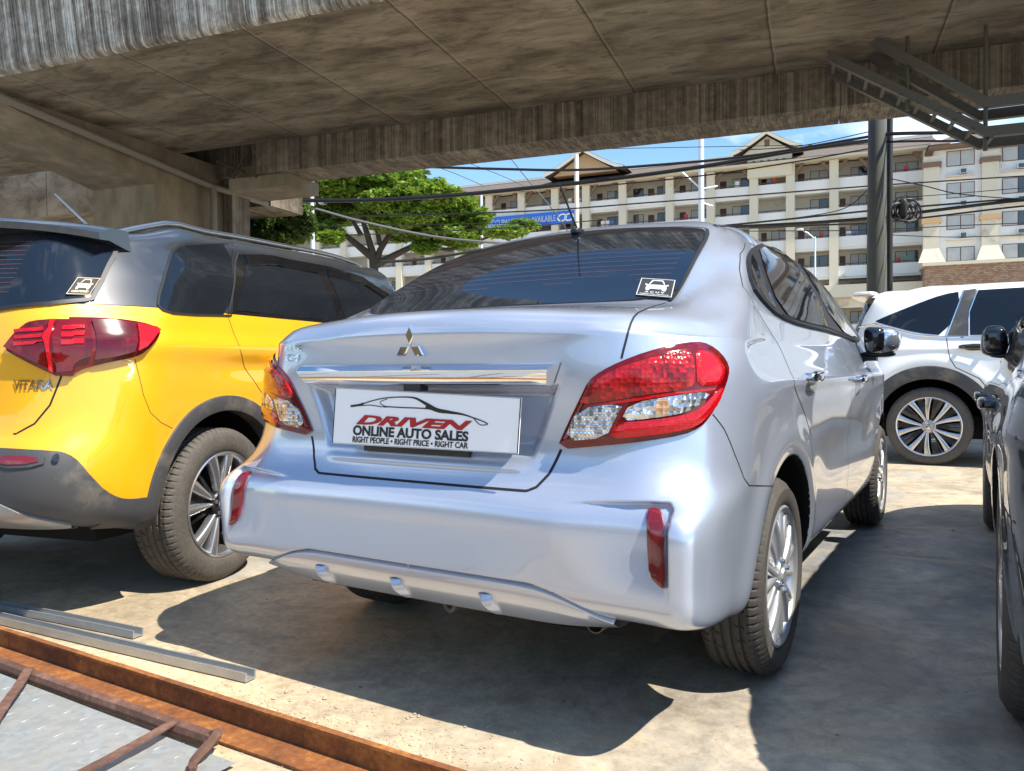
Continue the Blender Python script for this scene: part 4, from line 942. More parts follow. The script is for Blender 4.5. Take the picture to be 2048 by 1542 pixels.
# ------------------------------------------------------------------ setting: ground
def ground():
    q = NT('ground_concrete'); P = q.wco(); n1 = q.noise(P, .55, 8, .6, .4); n2 = q.noise(P, 3.2, 9, .65, .3); n3 = q.noise(P, 38, 5, .7); n4 = q.noise(q.wco((1, 1.8, 1), (0, 0, R(24))), 2.6, 9, .68, .9)
    base = q.ramp(n2, [(.30, (.150, .163, .172)), (.52, (.225, .235, .238)), (.72, (.31, .305, .285))])
    dusty = q.ramp(n3, [(.3, (.40, .31, .19)), (.7, (.55, .45, .30))])
    och = q.ramp(n4, [(.54, (0, 0, 0)), (.70, (.45, .45, .45))])
    c = q.mix(och, base, (.40, .30, .14))
    # dust lies thickest around the scrap heap and thins out towards the cars
    g = q.n('ShaderNodeNewGeometry'); sx = q.n('ShaderNodeSeparateXYZ'); q.l(g.outputs['Position'], sx.inputs[0])
    m = q.n('ShaderNodeVectorMath', operation='DISTANCE'); q.l(g.outputs['Position'], m.inputs[0]); m.inputs[1].default_value = (-1.3, -1.6, 0)
    a = q.n('ShaderNodeMath', operation='MULTIPLY_ADD'); q.l(n1, a.inputs[0]); a.inputs[1].default_value = 2.4; q.l(m.outputs['Value'], a.inputs[2])
    f = q.n('ShaderNodeMapRange'); q.l(a.outputs[0], f.inputs[0]); f.inputs[1].default_value = 4.9; f.inputs[2].default_value = 2.1; f.inputs[3].default_value = .0; f.inputs[4].default_value = 1.0
    c = q.mix(f.outputs[0], c, dusty)
    m2 = q.n('ShaderNodeMapRange'); q.l(sx.outputs['Y'], m2.inputs[0]); m2.inputs[1].default_value = 2.2; m2.inputs[2].default_value = 3.6; m2.inputs[4].default_value = .8
    c = q.mix(m2.outputs[0], c, q.mix(n2, (.42, .34, .22), (.56, .47, .34)))
    scr = q.ramp(q.noise(q.wco((.5, 9, 1), (0, 0, R(-38))), 3.0, 6, .6, .3), [(.66, (0, 0, 0)), (.72, (.35, .35, .35))]); c = q.mix(scr, c, (.36, .34, .30))
    big = q.ramp(q.noise(P, .9, 7, .7, 1.2), [(.40, (.72, .72, .74)), (.50, (1, 1, 1)), (.58, (1.18, 1.15, 1.1))]); c = q.mix(1.0, c, big, 'MULTIPLY')
    mid = q.ramp(q.noise(P, 13, 8, .72, .5), [(.36, (.74, .73, .72)), (.52, (1, 1, 1)), (.66, (1.16, 1.14, 1.1))]); c = q.mix(.9, c, mid, 'MULTIPLY')
    drp = q.n('ShaderNodeTexVoronoi'); drp.inputs['Scale'].default_value = 9; q.l(P, drp.inputs['Vector']); dr_ = q.ramp(drp.outputs['Distance'], [(.035, (.8, .8, .8)), (.06, (0, 0, 0))]); c = q.mix(dr_, c, (.05, .045, .04))
    spk = q.ramp(q.noise(P, 130, 3, .6), [(.62, (0, 0, 0)), (.70, (.55, .55, .55))]); c = q.mix(spk, c, (.10, .085, .065))
    oil = q.ramp(q.noise(q.wco((1, 1, 1)), 1.1, 5, .5, .8), [(.60, (0, 0, 0)), (.78, (.7, .7, .7))]); c = q.mix(oil, c, (.075, .065, .055))
    pt = q.n('ShaderNodeTexVoronoi', feature='SMOOTH_F1'); pt.inputs['Scale'].default_value = .9; q.l(q.wco((1, .7, 1)), pt.inputs['Vector']); pr_ = q.ramp(pt.outputs['Distance'], [(.30, (.5, .5, .5)), (.33, (0, 0, 0))]); c = q.mix(pr_, c, (.30, .30, .28))
    # thin pale joint and crack lines
    w = q.n('ShaderNodeTexVoronoi', feature='DISTANCE_TO_EDGE'); w.inputs['Scale'].default_value = .42; q.l(q.mix(.06, P, q.n('ShaderNodeTexNoise').outputs['Color']), w.inputs['Vector'])
    ln = q.ramp(w.outputs['Distance'], [(.0, (.55, .55, .55)), (.012, (0, 0, 0))]); c = q.mix(ln, c, (.34, .27, .18))
    rr = q.ramp(n2, [(.3, (.42,)*3), (.7, (.8,)*3)]); q.set(c, rr, spec=.5)
    q.bump(q.mix(.5, n3, n2), .55, .012)
    nx = 60; V = []; F = []
    ext = 900; MB().add([(-ext, -ext, 0), (ext, -ext, 0), (ext, ext, 0), (-ext, ext, 0)], [(0, 1, 2, 3)]).build('ground', q.m, None, False, kind='structure')
ground()
# pebbles and grit
def pebbles():
    mb = MB(); r = np.random.default_rng(3)
    simple('pebble', (.40, .33, .24), .85, var=.35, sc=8)
    for k in range(2200):
        if k < 1600: x = r.normal(-.05, .32); y = -1.0+r.normal(0, .10)-.0*x
        elif k < 1250: x, y = r.uniform(-1.6, .9), r.uniform(-1.2, -.5)
        else: x, y = r.uniform(-2.4, 3), r.uniform(-1.2, 4)
        s = abs(r.normal(0, .0018))+.0012
        if k % 200 == 0: s = .009
        q = r.normal(size=3)*.25; V = []
        for i in range(6):
            d = np.array([(1, 0, 0), (-1, 0, 0), (0, 1, 0), (0, -1, 0), (0, 0, 1), (0, 0, -1)][i], float)*(1+r.normal()*.2); V.append((x+d[0]*s+q[0]*s, y+d[1]*s*.8, s*.4+d[2]*s*.6))
        mb.add(V, [(0, 2, 4), (2, 1, 4), (1, 3, 4), (3, 0, 4), (2, 0, 5), (1, 2, 5), (3, 1, 5), (0, 3, 5)])
    mb.build('gravel', MAT['pebble'], None, False, kind='stuff')
pebbles()
# ------------------------------------------------------------------ overpass
UA = math.atan2(.1813, .9834); cu, su_ = math.cos(UA), math.sin(UA)
def UV(u, v, z): return (u*cu-v*su_, u*su_+v*cu, z)
def streaks(name, c0, c1, c2, top=None):
    q = NT(name); g = q.n('ShaderNodeNewGeometry'); rot = q.n('ShaderNodeMapping'); rot.inputs['Rotation'].default_value = (0, 0, -UA); q.l(g.outputs['Position'], rot.inputs[0])
    def sc(s): m = q.n('ShaderNodeMapping'); m.inputs['Scale'].default_value = s; q.l(rot.outputs[0], m.inputs[0]); return m.outputs[0]
    a = q.noise(sc((5.5, 1, .07)), 1.6, 8, .7); b = q.noise(sc((34, 2, .13)), 1.3, 6, .65); e_ = q.noise(sc((3, 3, 3)), 2.5, 8, .7); d = q.noise(sc((.9, .9, .9)), 1.0, 7, .6)
    c = q.ramp(q.mix(.22, q.mix(.45, a, b), e_), [(.42, c0), (.50, c1), (.57, c2)]); c = q.mix(q.ramp(d, [(.35, (0, 0, 0)), (.7, (.6, .6, .6))]), c, c0)
    q.set(c, .9); q.bump(q.mix(.5, a, b), .5, .03); return q.m
def soffit_mat():
    q = NT('soffit_concrete'); g = q.n('ShaderNodeNewGeometry'); rot = q.n('ShaderNodeMapping'); rot.inputs['Rotation'].default_value = (0, 0, -UA); q.l(g.outputs['Position'], rot.inputs[0])
    def sc(s): m = q.n('ShaderNodeMapping'); m.inputs['Scale'].default_value = s; q.l(rot.outputs[0], m.inputs[0]); return m.outputs[0]
    a = q.noise(sc((.45, 1.1, 1)), 1.4, 10, .66, .5); b = q.noise(sc((1.2, 3.4, 1)), 2.0, 9, .62, .8); d = q.noise(sc((1, 1, 1)), 22, 5, .6)
    c = q.ramp(a, [(.34, (.075, .058, .038)), (.50, (.190, .155, .110)), (.66, (.30, .255, .19))]); c = q.mix(q.ramp(b, [(.50, (0, 0, 0)), (.66, (.55, .55, .55))]), c, (.042, .034, .024))
    s1 = q.n('ShaderNodeSeparateXYZ'); q.l(rot.outputs[0], s1.inputs[0])
    ad = q.n('ShaderNodeMath', operation='ADD'); q.l(s1.outputs['X'], ad.inputs[0]); ad.inputs[1].default_value = 100.9+.0
    wv = q.n('ShaderNodeMath', operation='MULTIPLY_ADD'); q.l(q.noise(sc((1, 1, 1)), 1.5, 5), wv.inputs[0]); wv.inputs[1].default_value = .07; q.l(ad.outputs[0], wv.inputs[2])
    dv = q.n('ShaderNodeMath', operation='DIVIDE'); q.l(wv.outputs[0], dv.inputs[0]); dv.inputs[1].default_value = 2.25; fr = q.n('ShaderNodeMath', operation='FRACT'); q.l(dv.outputs[0], fr.inputs[0])
    j = q.ramp(fr.outputs[0], [(.0, (.9, .9, .9)), (.006, (.9, .9, .9)), (.011, (0, 0, 0)), (.985, (0, 0, 0)), (.997, (.35, .35, .35))]); c = q.mix(j, c, (.030, .022, .015))
    j2 = q.ramp(fr.outputs[0], [(.010, (0, 0, 0)), (.016, (.5, .5, .5)), (.028, (0, 0, 0))]); c = q.mix(j2, c, (.32, .27, .2))  # pale highlight painted along one edge of each joint
    # panels differ in tone
    fl = q.n('ShaderNodeMath', operation='FLOOR'); q.l(dv.outputs[0], fl.inputs[0]); wn_ = q.n('ShaderNodeTexWhiteNoise', noise_dimensions='1D'); q.l(fl.outputs[0], wn_.inputs['W'])
    pt = q.ramp(wn_.outputs[0], [(0, (.78, .78, .78)), (1, (1.15, 1.12, 1.05))]); c = q.mix(.8, c, pt, 'MULTIPLY')
    sp_ = q.ramp(q.noise(sc((1, 1, 1)), 9, 4, .6), [(.70, (0, 0, 0)), (.76, (.7, .7, .7))]); c = q.mix(sp_, c, (.03, .024, .018))
    q.set(c, .92); q.bump(q.mix(.5, b, d), .5, .03); return q.m
def overpass():
    concrete('pier_concrete', (.09, .072, .048), (.20, .162, .11), (.30, .25, .18), .6, (1, 1, .5)); soffit_mat()
    streaks('web_sunny', (.07, .055, .042), (.30, .26, .21), (.74, .70, .63)); streaks('web_shaded', (.045, .036, .026), (.15, .122, .088), (.27, .23, .175))  # same streaked concrete twice, sunlight and shade worked into the colours
    o = empty('overpass', UV(0, 9, 5.6), 0, label='stained concrete road overpass crossing above the parked cars', cat='overpass'); 
    lo = np.array(UV(0, 9, 5.6))
    def L(u, v, z): p = UV(u, v, z); return (p[0]-lo[0], p[1]-lo[1], p[2]-lo[2])
    m = MB(); us = [-60, -20, -12, -6, 0, 6, 30]
    prof = [(6.22, 5.60), (10.72, 5.60)]
    for i in range(len(us)-1): m.add([L(us[i], 6.22, 5.6), L(us[i+1], 6.22, 5.6), L(us[i+1], 10.72, 5.6), L(us[i], 10.72, 5.6)], [(0, 3, 2, 1)])
    m.build('soffit', MAT['soffit_concrete'], o, False)
    W = [(6.22, 5.60), (6.16, 5.615), (6.12, 5.66), (6.09, 5.8), (6.02, 6.4), (5.98, 6.7), (5.92, 6.8), (5.92, 7.25), (6.12, 7.25), (6.12, 6.85), (11.7, 6.85), (11.7, 7.25), (11.95, 7.25), (11.95, 6.8), (11.75, 6.7)]
    V = []; F = []
    uu = list(np.linspace(-60, 30, 46))
    for u in uu:
        for (v, z) in W: V.append(L(u, v, z))
    for i in range(len(uu)-1):
        for j in range(len(W)-1): F.append((i*len(W)+j, i*len(W)+j+1, (i+1)*len(W)+j+1, (i+1)*len(W)+j))
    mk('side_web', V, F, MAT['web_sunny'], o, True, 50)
    m = MB()
    for a, b in ((-9.95, 1.3), (1.31, 30)):
        m.add([L(a, 10.74, 4.98), L(b, 10.74, 4.98), L(b, 10.74, 5.62), L(a, 10.74, 5.62)], [(0, 1, 2, 3)]); m.add([L(a, 11.72, 4.98), L(b, 11.72, 4.98), L(b, 11.74, 6.75), L(a, 11.74, 6.75)], [(3, 2, 1, 0)])
        m.add([L(a, 10.74, 4.98), L(a, 11.72, 4.98), L(a, 11.72, 5.62), L(a, 10.74, 5.62)], [(0, 1, 2, 3)])
        m.add([L(a, 10.74, 4.98), L(b, 10.74, 4.98), L(b, 11.72, 4.98), L(a, 11.72, 4.98)], [(3, 2, 1, 0)])
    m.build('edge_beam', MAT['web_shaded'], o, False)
    # brackets at the end of the edge beam
    m = MB()
    for (u0, z0, u1, z1) in ((-10.6, 5.0, -10.15, 5.58), (-10.05, 5.58, -9.98, 4.95), (-11.0, 5.4, -10.3, 5.1)):
        m.tube([L(u0, 10.9, z0), L(u1, 10.9, z1)], .035, 6)
    m.build('steel_brace', simple('rusty_dark', (.05, .035, .025), .8, var=.4), o)
    m = MB(); m.box(-10.7, -9.2, 10.9, 12.0, 4.72, 4.98, M=lambda a, b, c_: L(a, b, c_)); m.box(-10.75, -10.1, 11.2, 12.2, 4.98, 5.3, M=lambda a, b, c_: L(a, b, c_)); m.build('bearing_shelf', MAT['pier_concrete'], o, False)
    # hammerhead pier
    p = empty('overpass_pier', UV(-12.6, 11, 0), 0, label='concrete hammerhead pier with sloping underside beneath the overpass, left of the tree', cat='pier'); lo2 = np.array(UV(-12.6, 11, 0))
    def L2(u, v, z): q_ = UV(u, v, z); return (q_[0]-lo2[0], q_[1]-lo2[1], q_[2])
    side = [(10.0, 0), (10.0, 4.80), (6.85, 5.42), (6.6, 5.598), (12.9, 5.598), (12.9, 0)]
    m = MB(); n = len(side); V = [L2(-13.55, v, z) for v, z in side]+[L2(-11.82, v, z) for v, z in side]
    m.add(V, [tuple(range(n)), tuple(range(2*n-1, n-1, -1))]+[(i, n+i, n+(i+1) % n, (i+1) % n) for i in range(n)]); m.build('pier_body', MAT['pier_concrete'], p, False)
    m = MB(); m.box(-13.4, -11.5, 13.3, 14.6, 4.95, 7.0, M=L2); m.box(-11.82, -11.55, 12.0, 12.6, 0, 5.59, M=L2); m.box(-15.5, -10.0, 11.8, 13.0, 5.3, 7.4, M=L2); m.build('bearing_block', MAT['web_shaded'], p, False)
    # drain pipe
    L2 = UV; m = MB(); P0 = L2(-11.65, 6.2, 5.50); P1 = L2(-11.65, 11.2, 5.06); P2 = L2(-11.6, 11.35, 4.9)
    pts = [P0, P1, L2(-11.6, 11.5, 5.02), L2(-11.6, 13.6, 5.0)]; m.tube(pts, .075, 10); m.tube([L2(-11.6, 11.45, 5.0), L2(-11.6, 11.45, 0.0)], .07, 10)
    m.tube([L2(-11.65, 6.1, 5.51), L2(-11.65, 6.35, 5.49)], .10, 12)
    o2 = m.build('drain_pipe', simple('pipe_grey', (.17, .15, .125), .6, var=.25), None); tag(o2, 'grey drain pipe running down along the overpass pier', 'pipe')
    # further girder behind on the left
    g = empty('far_girder', UV(-30, 17, 5), 0, label='second concrete bridge girder seen far left behind the pier', cat='bridge'); lo3 = np.array(UV(-30, 17, 5))
    L3 = lambda u, v, z: tuple(np.array(UV(u, v, z))-lo3)
    MB().box(-80, -17.0, 14.0, 16, 5.45, 7.4, M=L3).build('girder_body', MAT['soffit_concrete'], g, False)
    # sheds: dark flank far left
    s_ = MB().box(-50, -27, 23.5, 24, 0, 7.0, M=UV).build('site_hoarding', simple('dark_navy', (.012, .014, .024), .6), None, False); tag(s_, 'dark navy hoarding far left behind the yellow car', 'hoarding')
overpass()
def tray():
    o = empty('cable_tray', UV(3, 10, 4), 0, label='two dark steel channels stepping down on hangers below the overpass at right', cat='cable tray'); lo = np.array(UV(3, 10, 4))
    mt = simple('tray_steel', (.075, .07, .062), .6, .2, var=.3)
    L = lambda u, v, z: tuple(np.array(UV(u, v, z))-lo)
    def chan(P, v, nm='channel'):
        m = MB()
        for (a, b) in zip(P[:-1], P[1:]):
            for dz0, dz1, w in ((0, .012, .10), (.012, .13, .012), (.13, .142, .10)):
                V = [L(a[0], v, a[1]+dz0), L(b[0], v, b[1]+dz0), L(b[0], v+w, b[1]+dz0), L(a[0], v+w, a[1]+dz0), L(a[0], v, a[1]+dz1), L(b[0], v, b[1]+dz1), L(b[0], v+w, b[1]+dz1), L(a[0], v+w, a[1]+dz1)]
                m.add(V, [(0, 3, 2, 1), (4, 5, 6, 7), (0, 1, 5, 4), (2, 3, 7, 6), (1, 2, 6, 5), (3, 0, 4, 7)])
        m.build(nm, mt, o, False)
    chan([(1.10, 5.38), (3.12, 4.05), (9, 4.08)], 9.8); chan([(1.72, 5.50), (3.13, 4.45), (9, 4.55)], 9.8); chan([(1.10, 5.36), (3.12, 4.03), (9, 4.06)], 10.35); chan([(1.72, 5.48), (3.13, 4.43), (9, 4.53)], 10.35)
    for u, z in ((2.15, 4.55), (3.12, 3.88), (5.6, 4.0)): MB().tube([L(u, 9.9, 5.6), L(u, 9.9, z)], .028, 8).build('hanger', mt, o)
    m = MB()
    for k in range(10):
        t = k/9; m.box(1.15+2.0*t, 1.20+2.0*t, 9.8, 10.4, 5.34-1.32*t, 5.37-1.32*t, M=L)
    m.build('rungs', mt, o, False)
tray()

def behind():  # wall, pillars and gates added out of view so chrome and paint have reflections
    simple('ochre_wall', (.42, .27, .10), .85, var=.2, sc=1, dirt=((.20, .17, .14), .6, .5)); o = empty('reflection_wall', (0, -13, 0), 0, label='ochre wall added unseen behind the viewer for the chrome bar and paint to mirror', cat='wall')
    MB().box(-26, 26, -.15, .15, 0, 2.6).build('wall_panel', MAT['ochre_wall'], o, False)
    for k in range(11): MB().box(-25.2+5*k, -24.8+5*k, -.22, .22, 0, 2.9).build('pillar', MAT['pier_concrete'], o, False)
    for x in (-14, 6): MB().box(x, x+3.2, .16, .20, .1, 2.2).build('gate', MAT['dark_navy'], o, False)
behind()
# ------------------------------------------------------------------ white suv across the lane
wht = Car('white_suv', (.857, 6.59), 90, label='white SUV with black wheel-arch trim and ten-spoke wheels, parked side-on behind the silver car', cat='car', group='cars parked in the lot')
def rowsW():
    lo = [(.36, -.70, .60, .02, .72, .08, .80, -.45, .28, .78, 3.3, .25), (.42, -.80, .64, .03, .78, .10, .86, -.48, .33, .865, 3.5, .28), (.55, -.85, .66, .03, .80, .11, .885, -.48, .48, .888, 3.6, .4),
          (.70, -.84, .66, .03, .80, .12, .89, -.47, .68, .895, 3.6, .6), (.85, -.80, .65, .04, .79, .13, .89, -.46, .84, .895, 3.58, .75), (1.0, -.77, .64, .05, .78, .14, .882, -.44, .98, .890, 3.5, .88), (1.12, -.76, .63, .06, .765, .16, .866, -.42, 1.10, .878, 3.3, .98)]
    up = [(-.75, 1.19, .62, -.68, 1.19, .75, -.56, 1.19, .845, -.38, 1.18, .860, 1.165, 0, 2.8, 1.02), (-.72, 1.27, .60, -.65, 1.27, .72, -.53, 1.27, .81, -.36, 1.26, .835, 1.24, .15, 2.6, 1.1), (-.67, 1.40, .58, -.60, 1.40, .68, -.48, 1.40, .755, -.32, 1.40, .79, 1.38, .5, 2.3, 1.28),
          (-.64, 1.52, .56, -.56, 1.51, .65, -.44, 1.50, .71, -.26, 1.50, .74, 1.50, .8, 2.0, 1.45), (-.62, 1.60, .54, -.52, 1.59, .61, -.38, 1.575, .66, -.20, 1.58, .69, 1.60, .95, 1.85, 1.56), (-.50, 1.655, .48, -.42, 1.64, .54, -.28, 1.63, .59, -.18, 1.635, .61, 1.655, 1.0, 1.75, 1.62),
          (-.44, 1.668, .3, -.38, 1.665, .33, -.27, 1.665, .36, -.16, 1.668, .36, 1.685, 1.0, 1.5, 1.67), (-.38, 1.674, 0, -.34, 1.675, 0, -.26, 1.676, 0, -.15, 1.68, 0, 1.70, 1.0, 1.3, 1.69)]
    return gen(lo, up, (-.25, 0.0, .4, .9, 1.4, 1.9, 2.4, 2.8), (-.22, .05, .4, .9, 1.35, 1.75, 2.1, 2.4), (-.05, .15, .45, .9, 1.15, 1.3, 1.42, 1.5), sidebow=.015)
ARW = [(0.0, .36, .44), (2.75, .36, .43)]
def dispW(G):
    G = G.copy(); x, y, z = G[..., 0], G[..., 1], G[..., 2]; side = np.abs(x) > .7; d0 = np.hypot(y, z-.36)
    G[..., 0] += np.where(side & (z < 1.2), .022*np.exp(-((d0-.60)/.07)**2)*smstep(z, .4, .7)+.012*np.exp(-((z-1.07)/.03)**2)-.025*np.exp(-((z-.70)/.15)**2)*smstep(y, .6, 1.0)*smstep(y, 2.2, 1.9), 0); return G
def buildW():
    C = wht; wp = MAT['white_paint']; GW = sheet(rowsW(), lambda i: .015, lambda i: .015 if i < 10 else .04); C.surface(smoothG(GW, GW[..., 2]*0+.6, 12), ARW, dispW)
    dl = [(.14, 1.168), (.155, 1.06), (.17, .98), (.215, .90), (.40, .80), (.47, .70), (.51, .55), (.53, .33)]
    pr = dl+[(1.24, .33), (1.22, 1.168), (1.16, 1.62), (.36, 1.64), (.28, 1.60)]; side = lambda c: np.abs(c[:, 0]) > .5
    C.cutparts([('rear_door', wp, lambda c: side(c) & inpoly(c[:, 1], c[:, 2], pr), 'each', None), ('front_door', wp, lambda c: side(c) & inpoly(c[:, 1], c[:, 2], [(1.24, .33), (1.22, 1.168), (1.16, 1.62), (1.6, 1.55), (2.25, 1.15), (2.3, .33)]), 'each', None)], ('body', wp))
    C.flange(ARW, w=.115, out=.012, col=MAT['cladding']); C.ribbon(dl, C.hside, .007, True); C.ribbon([(1.24, .35), (1.22, 1.168)], C.hside, .007, True)
    MB().box(-.68, .68, -.6, 3.2, .24, .45).build('underbody', MAT['dark_inside'], C.root, False)
    C.patch('quarter_window', [(-.47, 1.345), (-.44, 1.36), (-.1, 1.50), (.1, 1.575), (.27, 1.60), (.135, 1.19), (-.10, 1.22), (-.35, 1.30)], C.hside, MAT['tinted_glass'], off=.006, chaikin=1, sp=.04)
    C.patch('pillar_panel', [(.275, 1.605), (.37, 1.615), (.315, 1.40), (.31, 1.185), (.14, 1.188)], C.hside, MAT['gloss_black'] if False else MAT['cladding'], off=.006, chaikin=0, sp=.03)
    C.patch('rear_side_window', [(.385, 1.60), (.32, 1.40), (.325, 1.19), (1.18, 1.175), (1.14, 1.61)], C.hside, MAT['tinted_glass'], off=.006, chaikin=0, sp=.04)
    C.patch('front_side_window', [(1.22, 1.60), (1.24, 1.175), (2.1, 1.16), (1.6, 1.50)], C.hside, MAT['tinted_glass'], off=.006, chaikin=0, sp=.04)
    C.ribbon([(-.62, 1.30), (-.47, 1.32), (-.35, 1.275), (-.10, 1.20), (.14, 1.175), (1.2, 1.165), (2.2, 1.14)], C.hside, rad=.008, both=True, off=.006, nm='window_trim', mat='chrome'); C.ribbon([(.272, 1.61), (.137, 1.18)], C.hside, rad=.005, both=True, off=.006, nm='window_trim', mat='chrome'); C.ribbon([(.38, 1.61), (.315, 1.40), (.318, 1.18)], C.hside, rad=.005, both=True, off=.006, nm='window_trim', mat='chrome')
    C.patch('rear_window', [(-.60, 1.24), (0, 1.22), (.60, 1.24), (.56, 1.50), (.5, 1.56), (-.5, 1.56), (-.56, 1.50)], C.hrear, MAT['rear_glass'], off=.006, both=False, chaikin=0, sp=.05)
    C.patch('pillar_fin', [(-.64, 1.22), (-.66, 1.60), (-.48, 1.58), (-.50, 1.545), (-.58, 1.40)], C.hside, MAT['gloss_black'], off=.008, chaikin=0, sp=.03)
    superell(m := MB(), (0, -.62, 1.635), (.60, .13, .028), 4, f=lambda x, y, z: (x, y+.25*x*x, z)); m.build('spoiler', wp, C.root)
    C.patch('tail_lamp', [(-.9, 1.10), (-.9, .90), (-.40, 1.00), (-.42, 1.10)], C.hside, MAT['lamp_dark_red'], off=.008, chaikin=1, sp=.03)
    for sg in (1, -1):
        h = C.hside(.36, 1.085, sg); mb = MB(); superell(mb, (h[0][0]+.035*sg, .36, 1.085), (.014, .125, .022), 3); superell(mb, (h[0][0]+.015*sg, .26, 1.085), (.03, .015, .018), 3); superell(mb, (h[0][0]+.015*sg, .46, 1.085), (.03, .02, .018), 3); mb.build('door_handle', MAT['gloss_black'], C.root)
    C.patch('handle_recess', [(.28, 1.05), (.44, 1.05), (.46, 1.085), (.44, 1.11), (.28, 1.11)], C.hside, MAT['cladding'], off=.002, chaikin=2, sp=.02)
    def spk(o, Mx, rr):
        a = MB(); b = MB()
        for k in range(5):
            g = 2*math.pi*k/5+math.pi/2
            for sgn in (-1, 1): spoke(a, Mx, g+sgn*.17+.3, .05, rr-.004, .020, .056, -.018, -.006, .03, skew=sgn*.13, ridge=.002)
            spoke(b, Mx, g+.3, .04, rr-.01, .06, .05, -.05, -.03, .02); spoke(b, Mx, g+.3+math.pi/5, .04, rr-.01, .02, .09, -.05, -.025, .02)
        a.build('spokes', MAT['wheel_machined'], o, True, 50); b.build('spoke_recess', MAT['wheel_black'], o); hub(o, Mx, -.012, .06, MAT['wheel_machined'], 5, .048)
    for y in (0, 2.75):
        for sg in (1, -1): wheel(C, y, sg, .358, .225, .272, .885, spk, 'tyre_dusty', rimmat=('wheel_machined', 'x'))
    C.finish()
buildW()
# ------------------------------------------------------------------ dark car at the right edge
drk = Car('dark_car', (2.215, .07), -1.0, label='glossy dark blue-grey car cropped by the right edge, its mirror and door handles showing', cat='car', group='cars parked in the lot')
def buildD():
    C = drk; dp = MAT['dark_paint']; P = PS.copy(); P[..., 0] *= 1.065; P[..., 1] *= 1.06; P[..., 2] = P[..., 2]*.97
    AR = [(0.0, .325, .375), (2.7, .325, .37)]; G = sheet(P, lambda i: .014, lambda i: .014 if i < 12 else .04); G = smoothG(G, G[..., 2]*0+.6, 14)
    def dd(G):
        G = G.copy(); x, y, z = G[..., 0], G[..., 1], G[..., 2]; side = np.abs(x) > .72
        for yc in (0, 2.7): G[..., 0] += np.where(side & (z < .9), .012*np.exp(-((np.hypot(y-yc, z-.325)-.42)/.07)**2), 0)
        G[..., 0] -= np.where(side & (z < 1.05), .030*np.exp(-((z-.95)/.12)**2)+.022*np.exp(-((z-.55)/.14)**2)*smstep(y, .3, .9)*smstep(y, 2.4, 1.8), 0)
        G[..., 0] += np.where(side & (z < 1.05), .010*np.exp(-((z-.76)/.03)**2), 0); return G
    C.surface(G, AR, dd); side = lambda c: np.abs(c[:, 0]) > .5
    pr = [(.45, .3), (.42, .5), (.30, .68), (.22, .85), (.20, 1.02), (.5, 1.33), (1.22, 1.35), (1.25, .3)]
    C.cutparts([('rear_door', dp, lambda c: side(c) & inpoly(c[:, 1], c[:, 2], pr), 'each', None), ('front_door', dp, lambda c: side(c) & inpoly(c[:, 1], c[:, 2], [(1.25, .3), (1.22, 1.35), (1.6, 1.33), (2.2, .98), (2.25, .3)]), 'each', None)], ('body', dp))
    C.flange(AR); C.ribbon(pr[:6], C.hside, .005, True); C.ribbon([(1.25, .3), (1.22, 1.0)], C.hside, .005, True); C.ribbon([(-.36, .60), (-.9, .60)], C.hside, .005, True)
    C.ribbon([(-.22, .70), (-.03, .71), (0, .74), (.0, .84), (-.03, .87), (-.22, .87), (-.25, .84), (-.25, .73)], C.hside, .004, False, close=True) if False else None
    h_ = lambda y, z: C.hside(y, z, -1); C.ribbon([(-.12, .74), (.04, .74), (.07, .77), (.07, .88), (.04, .905), (-.12, .905), (-.15, .88), (-.15, .77)], h_, .004, close=True)
    MB().box(-.62, .62, -.6, 3.1, .22, .40).build('underbody', MAT['dark_inside'], C.root, False)
    C.patch('window_surround', [(-.10, 1.12), (-.05, 1.20), (.25, 1.32), (.6, 1.36), (1.3, 1.36), (1.6, 1.31), (2.1, 1.04), (2.15, 1.0), (1.2, 1.02), (.2, 1.05)], C.hside, MAT['gloss_black'], off=.004, chaikin=1, sp=.05)
    C.patch('rear_side_window', [(.25, 1.06), (.3, 1.28), (.65, 1.335), (1.18, 1.335), (1.2, 1.04)], C.hside, MAT['tinted_glass'], off=.007, chaikin=0, sp=.05)
    C.patch('front_side_window', [(1.28, 1.04), (1.27, 1.335), (1.55, 1.29), (2.0, 1.04)], C.hside, MAT['tinted_glass'], off=.007, chaikin=0, sp=.05)
    C.patch('rear_window', [(-.55, 1.09), (0, 1.1), (.55, 1.09), (.50, 1.35), (0, 1.38), (-.50, 1.35)], C.hrear, MAT['rear_glass'], off=.005, both=False, chaikin=1, sp=.05)
    C.patch('tail_lamp', [(.50, .70), (.80, .76), (.80, .90), (.62, .93)], C.hrear, MAT['lamp_red'], off=.008, chaikin=1, sp=.04)
    for sg in (1, -1):
        c = (.835*sg, 1.93, 1.035); mb = MB(); superell(mb, c, (.056, .07, .074), 2.8, f=lambda x, y, z: (x*(1-.12*z), y*(1-.3*x*x), z)); M_ = mb.build('mirror', dp, C.root)
        mb = MB(); superell(mb, (c[0], c[1]-.052, c[2]), (.046, .03, .060), 3.2); mb.build('mirror_glass', MAT['gloss_black'], M_); mb = MB(); superell(mb, (c[0]-.07*sg, c[1]+.0, c[2]-.07), (.09, .05, .014), 2.5); mb.build('mirror_arm', MAT['black_plastic'], M_)
        for yc, zc in ((.42, .80), (1.50, .785)):
            h = C.hside(yc, zc, sg); mb = MB(); superell(mb, (h[0][0]+.032*sg, yc, zc), (.014, .105, .018), 2.6); superell(mb, (h[0][0]+.01*sg, yc-.085, zc), (.028, .014, .014), 2.2); superell(mb, (h[0][0]+.01*sg, yc+.085, zc), (.028, .018, .016), 2.2); mb.build('door_handle', MAT['gloss_black'], C.root)
